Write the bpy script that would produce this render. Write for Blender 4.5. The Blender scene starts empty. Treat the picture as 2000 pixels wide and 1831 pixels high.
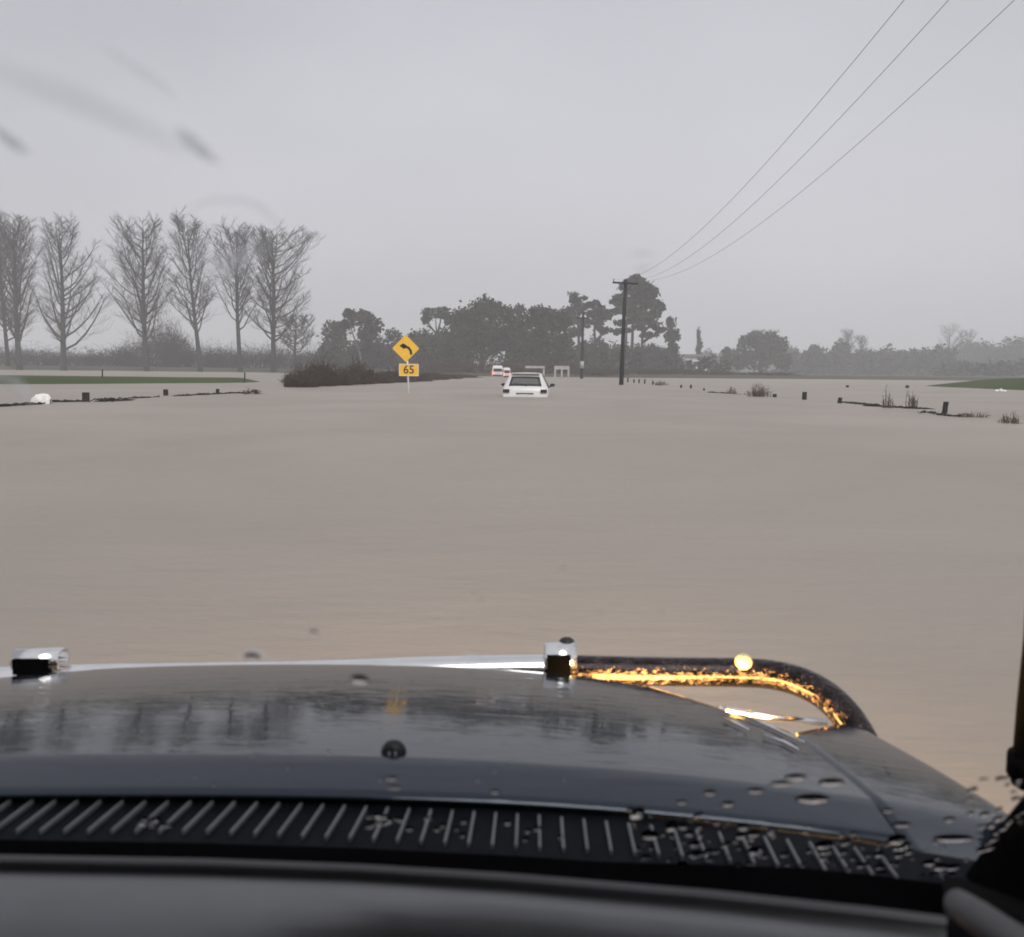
import bpy, bmesh, math, random
from mathutils import Vector, Matrix, noise

random.seed(11)
SC = bpy.context.scene
COL = SC.collection
R = math.radians

# ------------------------------------------------------------------ camera
FPX, CXP, CYP = 1700.0, 1000.0, 915.5           # focal length and centre in photo pixels
CAMH = 0.97                                      # eye height above the flood water
PITCH, ROLL = R(6.49), R(0.6)
cd = bpy.data.cameras.new("camera")
cam = bpy.data.objects.new("camera", cd)
COL.objects.link(cam)
cd.sensor_fit = 'HORIZONTAL'
cd.sensor_width = 36.0
cd.lens = FPX / 2000.0 * 36.0
cd.clip_start = 0.02
cd.clip_end = 3000.0
CAMR = Matrix.Rotation(R(90) - PITCH, 3, 'X') @ Matrix.Rotation(ROLL, 3, 'Z')
cam.matrix_world = Matrix.Translation((0, 0, CAMH)) @ CAMR.to_4x4()
cd.dof.use_dof = True
cd.dof.focus_distance = 45.0
cd.dof.aperture_fstop = 8.0
SC.camera = cam

# ------------------------------------------------------------------ world, sun, exposure
SUN_EL, SUN_ROT = R(48), R(160)
w = bpy.data.worlds.new("World")
SC.world = w
w.use_nodes = True
nt = w.node_tree
bg = nt.nodes["Background"]
sky = nt.nodes.new("ShaderNodeTexSky")
sky.sky_type = 'NISHITA'
sky.sun_disc = False
sky.sun_elevation = SUN_EL
sky.sun_rotation = SUN_ROT
sky.air_density = 1.6
sky.dust_density = 6.0
tc = nt.nodes.new("ShaderNodeTexCoord")
mp = nt.nodes.new("ShaderNodeMapping")
mp.inputs["Scale"].default_value = (1.0, 1.0, 2.2)
cl = nt.nodes.new("ShaderNodeTexNoise")
cl.inputs["Scale"].default_value = 1.15
cl.inputs["Detail"].default_value = 4.0
cl.inputs["Roughness"].default_value = 0.45
cr = nt.nodes.new("ShaderNodeValToRGB")          # the overcast cloud deck
cr.color_ramp.elements[0].position = 0.3
cr.color_ramp.elements[0].color = (3.80, 3.80, 4.16, 1)
cr.color_ramp.elements[1].position = 0.7
cr.color_ramp.elements[1].color = (5.28, 5.22, 5.66, 1)
mx = nt.nodes.new("ShaderNodeMix")
mx.data_type = 'RGBA'
mx.inputs["Factor"].default_value = 0.94
nt.links.new(tc.outputs["Generated"], mp.inputs["Vector"])
nt.links.new(mp.outputs["Vector"], cl.inputs["Vector"])
nt.links.new(cl.outputs["Fac"], cr.inputs["Fac"])
nt.links.new(sky.outputs["Color"], mx.inputs["A"])
nt.links.new(cr.outputs["Color"], mx.inputs["B"])
nt.links.new(mx.outputs["Result"], bg.inputs["Color"])
bg.inputs["Strength"].default_value = 0.1
sl = bpy.data.lights.new("sun", 'SUN')
sl.energy = 1.5
sl.angle = R(40)
sl.color = (1.0, 0.97, 0.93)
so = bpy.data.objects.new("sun", sl)
COL.objects.link(so)
so.rotation_euler = (R(90) - SUN_EL, 0, R(180) - SUN_ROT + R(0))
SC.view_settings.view_transform = 'Standard'
SC.view_settings.look = 'None'
SC.view_settings.exposure = 0.34
SC.view_settings.gamma = 1.0
SC.view_settings.use_curve_mapping = False
SC.render.engine = 'CYCLES'
SC.cycles.use_denoising = True
SC.cycles.max_bounces = 8
SC.cycles.volume_bounces = 3
SC.cycles.transparent_max_bounces = 16
SC.cycles.filter_width = 1.8
SC.cycles.caustics_reflective = False
SC.cycles.caustics_refractive = False

# ------------------------------------------------------------------ helpers
CAMP = Vector((0, 0, CAMH))


def ray(px, py):
    return CAMR @ Vector(((px - CXP) / FPX, (CYP - py) / FPX, -1.0))


def W(px, py, Y):
    """world point seen at photo pixel px,py at distance Y ahead"""
    d = ray(px, py)
    return CAMP + d * (Y / d.y)


def WG(px, py, z=0.0):
    """world point on the level z seen at photo pixel px,py"""
    d = ray(px, py)
    return CAMP + d * ((z - CAMH) / d.z)


class MB:
    def __init__(self):
        self.v, self.f, self.mi, self.uv = [], [], [], {}
        self.cur = 0

    def face(self, idx):
        self.f.append(tuple(idx))
        self.mi.append(self.cur)

    def quad(self, a, b, c, d):
        n = len(self.v)
        self.v += [tuple(a), tuple(b), tuple(c), tuple(d)]
        self.face((n, n + 1, n + 2, n + 3))

    def box(self, c, s, rz=0.0, rx=0.0, ry=0.0):
        m = Matrix.Rotation(rz, 3, 'Z') @ Matrix.Rotation(ry, 3, 'Y') @ Matrix.Rotation(rx, 3, 'X')
        n = len(self.v)
        c = Vector(c)
        for sx in (-1, 1):
            for sy in (-1, 1):
                for sz in (-1, 1):
                    self.v.append(tuple(c + m @ Vector((sx * s[0] / 2, sy * s[1] / 2, sz * s[2] / 2))))
        for q in ((0, 1, 3, 2), (4, 6, 7, 5), (0, 4, 5, 1), (2, 3, 7, 6), (0, 2, 6, 4), (1, 5, 7, 3)):
            self.face([n + i for i in q])

    def tube(self, pts, rad, sides=6, cap=True):
        pts = [Vector(p) for p in pts]
        if not isinstance(rad, (list, tuple)):
            rad = [rad] * len(pts)
        n0 = len(self.v)
        up = Vector((0.13, 0.21, 1)).normalized()
        for i, p in enumerate(pts):
            t = (pts[min(i + 1, len(pts) - 1)] - pts[max(i - 1, 0)])
            if t.length < 1e-9:
                t = Vector((0, 0, 1))
            t.normalize()
            a = t.cross(up)
            if a.length < 0.05:
                a = t.cross(Vector((1, 0, 0)))
            a.normalize()
            b = t.cross(a)
            for k in range(sides):
                an = 2 * math.pi * k / sides
                self.v.append(tuple(p + (a * math.cos(an) + b * math.sin(an)) * rad[i]))
        for i in range(len(pts) - 1):
            for k in range(sides):
                k2 = (k + 1) % sides
                self.face((n0 + i * sides + k, n0 + i * sides + k2, n0 + (i + 1) * sides + k2, n0 + (i + 1) * sides + k))
        if cap and sides > 2:
            self.face([n0 + k for k in range(sides)][::-1])
            self.face([n0 + (len(pts) - 1) * sides + k for k in range(sides)])

    def grid(self, rows):
        """rows of points, all the same length"""
        n0 = len(self.v)
        m = len(rows[0])
        for r in rows:
            self.v += [tuple(p) for p in r]
        for i in range(len(rows) - 1):
            for j in range(m - 1):
                self.face((n0 + i * m + j, n0 + i * m + j + 1, n0 + (i + 1) * m + j + 1, n0 + (i + 1) * m + j))

    def ball(self, c, ax, seg=10, rings=7, jit=0.0):
        """closed ellipsoid, ax = three axis vectors"""
        c = Vector(c)
        n0 = len(self.v)
        self.v.append(tuple(c + ax[2]))
        for i in range(1, rings):
            th = math.pi * i / rings
            for k in range(seg):
                ph = 2 * math.pi * k / seg
                s = 1 + random.uniform(-jit, jit)
                self.v.append(tuple(c + ax[2] * math.cos(th) + (ax[0] * math.cos(ph) + ax[1] * math.sin(ph)) * math.sin(th) * s))
        self.v.append(tuple(c - ax[2]))
        last = len(self.v) - 1
        for k in range(seg):
            k2 = (k + 1) % seg
            self.face((n0, n0 + 1 + k, n0 + 1 + k2))
            for i in range(rings - 2):
                a = n0 + 1 + i * seg
                self.face((a + k, a + seg + k, a + seg + k2, a + k2))
            a = n0 + 1 + (rings - 2) * seg
            self.face((a + k, last, a + k2))

    def build(self, name, mats, parent=None, smooth=False, offset=None):
        me = bpy.data.meshes.new(name)
        vs = self.v if offset is None else [tuple(Vector(p) - offset) for p in self.v]
        me.from_pydata(vs, [], self.f)
        if not isinstance(mats, (list, tuple)):
            mats = [mats]
        for m in mats:
            me.materials.append(m)
        if len(mats) > 1:
            me.polygons.foreach_set("material_index", self.mi)
        if self.uv:
            l = me.uv_layers.new(name="UVMap")
            for lp in me.loops:
                l.data[lp.index].uv = self.uv.get(lp.vertex_index, (0, 0))
        if smooth:
            me.polygons.foreach_set("use_smooth", [True] * len(me.polygons))
        me.update()
        o = bpy.data.objects.new(name, me)
        COL.objects.link(o)
        if parent is not None:
            o.parent = parent
        return o


def fix_normals(o):
    bm = bmesh.new()
    bm.from_mesh(o.data)
    bmesh.ops.recalc_face_normals(bm, faces=bm.faces)
    bm.to_mesh(o.data)
    bm.free()
    return o


def tag(o, label=None, cat=None, group=None, kind=None):
    if label:
        o["label"] = label
    if cat:
        o["category"] = cat
    if group:
        o["group"] = group
    if kind:
        o["kind"] = kind
    return o


def empty(name, loc, label, cat, group=None, rz=0.0):
    o = bpy.data.objects.new(name, None)
    o.empty_display_size = 0.2
    COL.objects.link(o)
    o.location = loc
    o.rotation_euler = (0, 0, rz)
    return tag(o, label, cat, group)


def nodes_of(name):
    m = bpy.data.materials.new(name)
    m.use_nodes = True
    t = m.node_tree
    return m, t, t.nodes["Principled BSDF"]


def mat(name, col, rough=0.6, metal=0.0, var=0.25, scale=6.0, spec=0.5, coat=0.0, bump=0.0, bscale=30.0, emit=None, estr=0.0, stretch=None, detail=4.0):
    m, t, p = nodes_of(name)
    p.inputs["Roughness"].default_value = rough
    p.inputs["Metallic"].default_value = metal
    p.inputs["Specular IOR Level"].default_value = spec
    p.inputs["Coat Weight"].default_value = coat
    p.inputs["Coat Roughness"].default_value = 0.05
    tcn = t.nodes.new("ShaderNodeTexCoord")
    vec = tcn.outputs["Object"]
    if stretch:
        mpn = t.nodes.new("ShaderNodeMapping")
        mpn.inputs["Scale"].default_value = stretch
        t.links.new(vec, mpn.inputs["Vector"])
        vec = mpn.outputs["Vector"]
    nz = t.nodes.new("ShaderNodeTexNoise")
    nz.inputs["Scale"].default_value = scale
    nz.inputs["Detail"].default_value = detail
    t.links.new(vec, nz.inputs["Vector"])
    rp = t.nodes.new("ShaderNodeValToRGB")
    rp.color_ramp.elements[0].position = 0.3
    rp.color_ramp.elements[1].position = 0.7
    rp.color_ramp.elements[0].color = tuple(c * (1 - var) for c in col) + (1,)
    rp.color_ramp.elements[1].color = tuple(min(1, c * (1 + var)) for c in col) + (1,)
    t.links.new(nz.outputs["Fac"], rp.inputs["Fac"])
    t.links.new(rp.outputs["Color"], p.inputs["Base Color"])
    if bump > 0:
        b = t.nodes.new("ShaderNodeTexNoise")
        b.inputs["Scale"].default_value = bscale
        b.inputs["Detail"].default_value = detail
        t.links.new(vec, b.inputs["Vector"])
        bp = t.nodes.new("ShaderNodeBump")
        bp.inputs["Strength"].default_value = 1.0
        bp.inputs["Distance"].default_value = bump
        t.links.new(b.outputs["Fac"], bp.inputs["Height"])
        t.links.new(bp.outputs["Normal"], p.inputs["Normal"])
    if emit:
        p.inputs["Emission Color"].default_value = tuple(emit) + (1,)
        p.inputs["Emission Strength"].default_value = estr
    return m


def sm(a, b, v):
    t = max(0.0, min(1.0, (v - a) / (b - a)))
    return t * t * (3 - 2 * t)


def lerp_table(tab, x):
    if x <= tab[0][0]:
        return tab[0][1]
    for (x0, y0), (x1, y1) in zip(tab, tab[1:]):
        if x <= x1:
            return y0 + (y1 - y0) * (x - x0) / (x1 - x0)
    return tab[-1][1]


# ------------------------------------------------------------------ materials
M = {}
M['bark'] = mat("bark", (0.026, 0.024, 0.021), 0.9, var=0.35, scale=2.0)
M['twig'] = mat("twig", (0.034, 0.030, 0.028), 0.9, var=0.3, scale=0.6)
M['bark_pale'] = mat("bark_pale", (0.16, 0.15, 0.135), 0.9, var=0.35, scale=2.0)
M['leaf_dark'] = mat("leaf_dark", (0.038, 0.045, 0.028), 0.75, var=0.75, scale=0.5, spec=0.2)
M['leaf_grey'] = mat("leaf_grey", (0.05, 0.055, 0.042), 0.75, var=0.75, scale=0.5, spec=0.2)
M['leaf_pine'] = mat("leaf_pine", (0.042, 0.05, 0.036), 0.75, var=0.75, scale=0.5, spec=0.2)
M['scrub'] = mat("scrub_twig", (0.055, 0.035, 0.027), 0.9, var=0.5, scale=1.2)
M['scrub_leaf'] = mat("scrub_leaf", (0.06, 0.040, 0.027), 0.85, var=0.6, scale=1.5, spec=0.2)
M['reed'] = mat("reed", (0.11, 0.085, 0.06), 0.85, var=0.4, scale=3.0)
M['wet_wood'] = mat("wet_wood", (0.009, 0.007, 0.006), 0.7, var=0.4, scale=8.0)
M['pole_wood'] = mat("pole_wood", (0.010, 0.009, 0.009), 0.8, var=0.35, scale=4.0)
M['porcelain'] = mat("porcelain", (0.12, 0.08, 0.07), 0.3, var=0.1)
M['white_paint'] = mat("white_paint", (0.75, 0.74, 0.74), 0.5, var=0.08, scale=3.0)
M['grey_white'] = mat("weathered_white", (0.42, 0.40, 0.40), 0.7, var=0.2, scale=2.0)
M['yellow'] = mat("sign_yellow", (1.0, 0.56, 0.05), 0.45, var=0.08, scale=5.0)
M['sign_black'] = mat("sign_black", (0.02, 0.014, 0.01), 0.5, var=0.1)
M['car_white'] = mat("car_white", (0.70, 0.69, 0.69), 0.25, var=0.04, scale=2.0, coat=0.6)
M['car_black'] = mat("car_black_plastic", (0.012, 0.012, 0.013), 0.5, var=0.2)
M['car_dark_lamp'] = mat("tail_lamp_red", (0.05, 0.006, 0.006), 0.15, var=0.2)
M['car_red_lamp'] = mat("brake_lamp_red", (0.55, 0.03, 0.025), 0.2, var=0.1, emit=(1.0, 0.16, 0.08), estr=2.5)
M['seat'] = mat("seat_fabric", (0.03, 0.03, 0.035), 0.9, var=0.2)
M['chrome_far'] = mat("number_plate", (0.6, 0.6, 0.58), 0.5, var=0.1)
M['wire'] = mat("wire", (0.2, 0.2, 0.21), 0.6, var=0.1)
M['house_wall'] = mat("house_wall", (0.78, 0.78, 0.76), 0.7, var=0.08)
M['house_roof'] = mat("house_roof", (0.12, 0.115, 0.11), 0.8, var=0.15)
M['plastic_white'] = mat("white_sack", (0.85, 0.83, 0.81), 0.5, var=0.12, scale=8.0)


def glass_pane(name, tint):
    m, t, p = nodes_of(name)
    t.nodes.remove(p)
    out = t.nodes["Material Output"]
    tr = t.nodes.new("ShaderNodeBsdfTransparent")
    tr.inputs["Color"].default_value = tint + (1,)
    gl = t.nodes.new("ShaderNodeBsdfGlossy")
    gl.inputs["Roughness"].default_value = 0.03
    fr = t.nodes.new("ShaderNodeFresnel")
    fr.inputs["IOR"].default_value = 1.5
    mi = t.nodes.new("ShaderNodeMixShader")
    t.links.new(fr.outputs[0], mi.inputs[0])
    t.links.new(tr.outputs[0], mi.inputs[1])
    t.links.new(gl.outputs[0], mi.inputs[2])
    t.links.new(mi.outputs[0], out.inputs["Surface"])
    return m


def misted_pane(name):
    m = glass_pane(name, (0.8, 0.81, 0.82))
    t = m.node_tree
    out = t.nodes["Material Output"]
    clear = out.inputs["Surface"].links[0].from_socket
    df = t.nodes.new("ShaderNodeBsdfDiffuse")
    df.inputs["Color"].default_value = (0.62, 0.62, 0.62, 1)
    mi = t.nodes.new("ShaderNodeMixShader")
    mi.inputs[0].default_value = 0.2
    t.links.new(clear, mi.inputs[1])
    t.links.new(df.outputs[0], mi.inputs[2])
    t.links.new(mi.outputs[0], out.inputs["Surface"])
    return m


M['misted_glass'] = misted_pane("misted_car_glass")
M['car_glass'] = glass_pane("tinted_car_glass", (0.86, 0.87, 0.87))

# ------------------------------------------------------------------ terrain and water
SHORE = [(-400, 150), (-45, 149), (-22, 128), (-8, 116), (14, 116), (45, 127), (80, 132), (300, 140)]


def ground_z(x, y):
    g = -0.6
    nzv = noise.noise(Vector((x * 0.07, y * 0.07, 0))) + 0.4 * noise.noise(Vector((x * 0.3, y * 0.3, 3)))
    # grassy rise on the left, above the flood
    yf = 40.0 + max(0.0, x + 24.0) * 1.3
    m = sm(yf, yf + 4.5, y) * (1 - sm(55, 66, y)) * (1 - sm(-17.5, -14.2, x))
    g = max(g, -0.6 + m * (0.88 + 0.05 * nzv))
    # grassy rise on the right
    m = sm(27.6, 38.0, x) * sm(45, 53, y) * (1 - sm(64, 84, y))
    g = max(g, -0.6 + m * (1.42 + 0.1 * nzv))
    # land beyond the flood
    ys = lerp_table(SHORE, x) + 3.0 * noise.noise(Vector((x * 0.05, 7, 0)))
    rise = 1.05 if x > -20 else 1.35
    m = sm(ys - 2, ys + 9, y)
    g = max(g, -0.6 + m * (rise + 0.12 * nzv))
    return g


def axis(lo, hi, dense, dstep, grow):
    a = [dense[0]]
    while a[-1] < dense[1]:
        a.append(a[-1] + dstep)
    s = dstep
    while a[-1] < hi:
        s *= grow
        a.append(min(hi, a[-1] + s))
    s = dstep
    pre = [dense[0]]
    while pre[-1] > lo:
        s *= grow
        pre.append(max(lo, pre[-1] - s))
    return pre[::-1][:-1] + a


xs = axis(-690, 690, (-75, 75), 1.2, 1.18)
ys = axis(-25, 790, (36, 165), 1.2, 1.14)
g = MB()
g.grid([[(x, y, ground_z(x, y)) for x in xs] for y in ys])
mg, t, p = nodes_of("wet_grass")
p.inputs["Roughness"].default_value = 0.9
p.inputs["Specular IOR Level"].default_value = 0.15
tcn = t.nodes.new("ShaderNodeTexCoord")
n1 = t.nodes.new("ShaderNodeTexNoise")
n1.inputs["Scale"].default_value = 0.12
n1.inputs["Detail"].default_value = 8
rp = t.nodes.new("ShaderNodeValToRGB")
rp.color_ramp.elements[0].position = 0.35
rp.color_ramp.elements[0].color = (0.036, 0.056, 0.018, 1)
rp.color_ramp.elements[1].position = 0.68
rp.color_ramp.elements[1].color = (0.066, 0.086, 0.032, 1)
t.links.new(tcn.outputs["Object"], n1.inputs["Vector"])
t.links.new(n1.outputs["Fac"], rp.inputs["Fac"])
sep = t.nodes.new("ShaderNodeSeparateXYZ")
t.links.new(tcn.outputs["Object"], sep.inputs[0])
fld = t.nodes.new("ShaderNodeMapRange")          # the farther paddocks are winter brown
fld.inputs["From Min"].default_value = 92
fld.inputs["From Max"].default_value = 122
t.links.new(sep.outputs["Y"], fld.inputs["Value"])
mxg = t.nodes.new("ShaderNodeMix")
mxg.data_type = 'RGBA'
t.links.new(fld.outputs[0], mxg.inputs["Factor"])
t.links.new(rp.outputs["Color"], mxg.inputs["A"])
mxg.inputs["B"].default_value = (0.082, 0.078, 0.055, 1)
t.links.new(mxg.outputs["Result"], p.inputs["Base Color"])
tag(g.build("ground", mg, smooth=True), "grassy paddock ground rising out of the brown flood", "ground", kind="structure")

mw_, t, p = nodes_of("flood_water")
p.inputs["IOR"].default_value = 1.33
p.inputs["Roughness"].default_value = 0.5
p.inputs["Specular IOR Level"].default_value = 0.36
tcn = t.nodes.new("ShaderNodeTexCoord")
n1 = t.nodes.new("ShaderNodeTexNoise")          # silt clouds
n1.inputs["Scale"].default_value = 0.18
n1.inputs["Detail"].default_value = 6
n1.inputs["Distortion"].default_value = 0.6
rp = t.nodes.new("ShaderNodeValToRGB")
rp.color_ramp.elements[0].position = 0.3
rp.color_ramp.elements[0].color = (0.282, 0.247, 0.213, 1)
rp.color_ramp.elements[1].position = 0.7
rp.color_ramp.elements[1].color = (0.345, 0.304, 0.264, 1)
t.links.new(tcn.outputs["Object"], n1.inputs["Vector"])
t.links.new(n1.outputs["Fac"], rp.inputs["Fac"])
t.links.new(rp.outputs["Color"], p.inputs["Base Color"])
mpn = t.nodes.new("ShaderNodeMapping")
mpn.inputs["Scale"].default_value = (0.7, 1.6, 1.0)
t.links.new(tcn.outputs["Object"], mpn.inputs["Vector"])
hsum = None
for sc_, amp in ((1.3, 1.0), (5.0, 0.35), (22.0, 0.10)):
    nn = t.nodes.new("ShaderNodeTexNoise")
    nn.inputs["Scale"].default_value = sc_
    nn.inputs["Detail"].default_value = 3
    t.links.new(mpn.outputs["Vector"], nn.inputs["Vector"])
    mm = t.nodes.new("ShaderNodeMath")
    mm.operation = 'MULTIPLY_ADD'
    mm.inputs[1].default_value = amp
    t.links.new(nn.outputs["Fac"], mm.inputs[0])
    if hsum is None:
        mm.inputs[2].default_value = 0.0
    else:
        t.links.new(hsum, mm.inputs[2])
    hsum = mm.outputs[0]
bp = t.nodes.new("ShaderNodeBump")
bp.inputs["Distance"].default_value = 0.028
t.links.new(hsum, bp.inputs["Height"])
t.links.new(bp.outputs["Normal"], p.inputs["Normal"])
wm = MB()
wm.quad((-690, -25, 0), (690, -25, 0), (690, 790, 0), (-690, 790, 0))
tag(wm.build("water", mw_), "muddy brown flood water covering the road and paddocks", "water", kind="structure")

# ------------------------------------------------------------------ haze
mh = bpy.data.materials.new("rain_haze")
mh.use_nodes = True
t = mh.node_tree
t.nodes.remove(t.nodes["Principled BSDF"])
pv = t.nodes.new("ShaderNodeVolumePrincipled")
pv.inputs["Color"].default_value = (0.985, 0.988, 1.0, 1)
pv.inputs["Density"].default_value = 0.0016
pv.inputs["Anisotropy"].default_value = -0.15
t.links.new(pv.outputs[0], t.nodes["Material Output"].inputs["Volume"])
hz = MB()
hz.box((0, 385, 19.0), (1400, 830, 41.5))
tag(hz.build("haze", mh), "grey rain mist filling the air", "haze", kind="stuff")


# ------------------------------------------------------------------ plants
def bare_tree(name, px, base_py, D, top_py, wl, wr, label, group, seed, limbs=26, first=0.16, lean=0.0, tr=0.3, twigs=11, cat="tree"):
    limbs = int(limbs * 1.3)
    """leafless tree: px trunk pixel, wl / wr half widths (m) of the crown left and right"""
    rnd = random.Random(seed)
    limbs = int(limbs * 1.35)
    wl, wr = wl * 1.12, wr * 1.12
    b = W(px, base_py, D)
    zb = ground_z(b.x, b.y)
    base = Vector((b.x, b.y, zb - 0.05))
    H = W(px, top_py, D).z - zb
    root = empty(name, base, label, cat, group)
    tk, cw = MB(), MB()

    def tpos(f):
        return Vector((lean * f * H + 0.18 * math.sin(f * 5 + seed), 0.15 * math.sin(f * 4 + seed * 2), f * H))
    n = 12
    tk.tube([tpos(0.92 * i / n) for i in range(n + 1)], [1.2 * tr * (1 - i / n) ** 0.7 + 0.02 + (0.1 * tr if i == 0 else 0) for i in range(n + 1)], 8)
    for i in range(limbs):
        f = first + (0.86 - first) * (i + rnd.random() * 0.7) / limbs
        if rnd.random() < 0.1:
            continue
        az = i * 2.399 + rnd.uniform(-0.6, 0.6)
        ca, sa = math.cos(az), math.sin(az)
        wid = (wr if ca > 0 else wl)
        p0 = tpos(f)
        up_ = rnd.uniform(0.12, 0.36) if f < 0.6 else rnd.uniform(0.6, 0.95) * (1.0 - f)
        tip = min(0.995 - 0.05 * rnd.random(), f + up_)
        mid_h, half_h = first * 0.5 + 0.50, 0.56 - first * 0.4
        e_ = (tip - mid_h) / half_h
        reach = wid * math.sqrt(max(0.03, 1 - e_ * e_)) * rnd.uniform(0.45, 1.08)
        rise = (tip - f) * H
        pts = []
        wob, wz = rnd.uniform(-0.45, 0.45), rnd.uniform(0, 6)
        for k in range(6):
            q = k / 5
            hor = reach * (q ** 0.8)
            pts.append(p0 + Vector((ca * hor + wob * math.sin(q * 5 + wz) * q, sa * hor * 0.8 + wob * math.cos(q * 4) * 0.5, rise * q ** 1.25 + 0.12 * math.sin(q * 9 + wz))))
        L = (pts[-1] - pts[0]).length
        r0 = tr * rnd.uniform(0.3, 0.55) * (1 - f) ** 0.7 + 0.025
        cw.tube(pts, [r0 * (1 - 0.85 * k / 5) + 0.01 for k in range(6)], 5, cap=False)
        ns = 12
        for s in range(ns):
            q = 0.22 + 0.78 * (s + rnd.random() * 0.6) / ns
            k = min(4, int(q * 5))
            a = pts[k].lerp(pts[k + 1], q * 5 - k)
            az2 = az + rnd.choice((-1, 1)) * rnd.uniform(0.3, 2.2)
            l2 = L * rnd.uniform(0.2, 0.45) * (1.1 - 0.5 * q)
            d = Vector((math.cos(az2) * 0.6, math.sin(az2) * 0.6, rnd.uniform(0.1, 1.0))).normalized()
            e = a + d * l2
            mid = a.lerp(e, 0.5) + Vector((math.cos(az2), math.sin(az2), -0.4)) * l2 * 0.08
            cw.tube([a, mid, e], [0.030, 0.022, 0.012], 3, cap=False)
            for w_ in range(twigs):
                q2 = 0.2 + 0.8 * (w_ + rnd.random()) / twigs
                aa = a.lerp(e, q2)
                az3 = az2 + rnd.uniform(-1.3, 1.3)
                dd = Vector((math.cos(az3) * 0.6, math.sin(az3) * 0.6, rnd.uniform(0.05, 1.0))).normalized()
                cw.tube([aa, aa + dd * l2 * rnd.uniform(0.3, 0.65)], [0.013, 0.008], 3, cap=False)
    tk.build("trunk", M['bark'], root, smooth=True)
    cw.build("crown", M['twig'], root)
    return root


def leaf_cloud(mb, c, rad, n, size, rnd, hollow=0.45, flat=1.0):
    for _ in range(n):
        while True:
            v = Vector((rnd.uniform(-1, 1), rnd.uniform(-1, 1), rnd.uniform(-1, 1)))
            if hollow < v.length < 1.0:
                break
        v *= 1 + 0.4 * noise.noise(Vector((c.x, c.y, c.z)) * 0.31 + v * 2.6)
        if rnd.random() < 0.14:
            v *= rnd.uniform(1.05, 1.4)
        p_ = c + Vector((v.x * rad[0], v.y * rad[1], v.z * rad[2]))
        s = size * rnd.uniform(0.4, 1.25)
        a = Vector((rnd.uniform(-1, 1), rnd.uniform(-1, 1), rnd.uniform(-1, 1) * flat)).normalized() * s
        b = a.cross(Vector((rnd.uniform(-1, 1), rnd.uniform(-1, 1), rnd.uniform(-1, 1)))).normalized() * s * rnd.uniform(0.4, 0.9)
        mb.quad(p_ - a - b, p_ + a - b * 0.6, p_ + a * 0.8 + b, p_ - a * 0.7 + b * 0.8)


def leafy_tree(name, D, px, clumps, label, group=None, m='leaf_dark', trunks=None, seed=1, dens=1.0, size=0.29, hollow=0.45, bark='bark', cat="tree", tr=0.3):
    """clumps: (px, py, half width px, half height px); trunks: list of pixel polylines"""
    rnd = random.Random(seed)
    sc_ = D / FPX
    b = W(px, 730, D)
    zb = ground_z(b.x, b.y)
    base = Vector((b.x, b.y, zb - 0.05))
    root = empty(name, base, label, cat, group)
    cw, tk = MB(), MB()
    tops = []
    for (cx, cy, hw, hh) in clumps:
        c = W(cx, cy, D) - base
        rx, rz = hw * sc_ * 1.14, hh * sc_ * 1.1
        ry = min(rx, max(rz * 1.3, 1.0)) * 0.95
        c.y += rnd.uniform(-0.2, 0.2) * rx
        tops.append(c)
        area = rx * rz
        # several uneven lumps inside each clump
        leaf_cloud(cw, c, (rx * 0.8, ry * 0.8, rz * 0.82), int(dens * (40 + 16 * area / (size * size * 14))), size, rnd, 0.15)
        nl = max(4, int(7 + area * 0.16))
        for _ in range(nl):
            an, rr = rnd.uniform(0, 6.283), rnd.uniform(0.15, 0.68) ** 0.8
            cc = c + Vector((math.cos(an) * rx * rr, rnd.uniform(-0.6, 0.6) * ry, math.sin(an) * rz * rr))
            k = rnd.uniform(0.3, 0.5)
            leaf_cloud(cw, cc, (rx * k, ry * k, rz * k), int(dens * (30 + 60 * area * k * k / (size * size * 14))), size, rnd, hollow)
    if trunks is None:
        c = tops[0]
        tk.tube([(0, 0, 0), (0.1, 0, c.z * 0.4), (c.x * 0.5, 0, c.z * 0.8), c], [tr, tr * 0.8, tr * 0.6, tr * 0.25], 7)
        for c in tops[1:]:
            z0 = max(0.3, c.z * 0.4)
            tk.tube([(0.05, 0, z0), Vector((c.x * 0.55, c.y * 0.5, c.z * 0.75)), c], [tr * 0.55, tr * 0.4, tr * 0.12], 6)
    else:
        for i, pl in enumerate(trunks):
            pts = [W(x, y, D) - base for x, y in pl]
            pts[0].z = min(pts[0].z, 0.0) if i == 0 else pts[0].z
            n = len(pts)
            tk.tube(pts, [tr * (1 - 0.65 * k / (n - 1)) for k in range(n)], 7)
    tk.build("trunk", M[bark], root, smooth=True)
    cw.build("crown", M[m], root)
    return root


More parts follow.
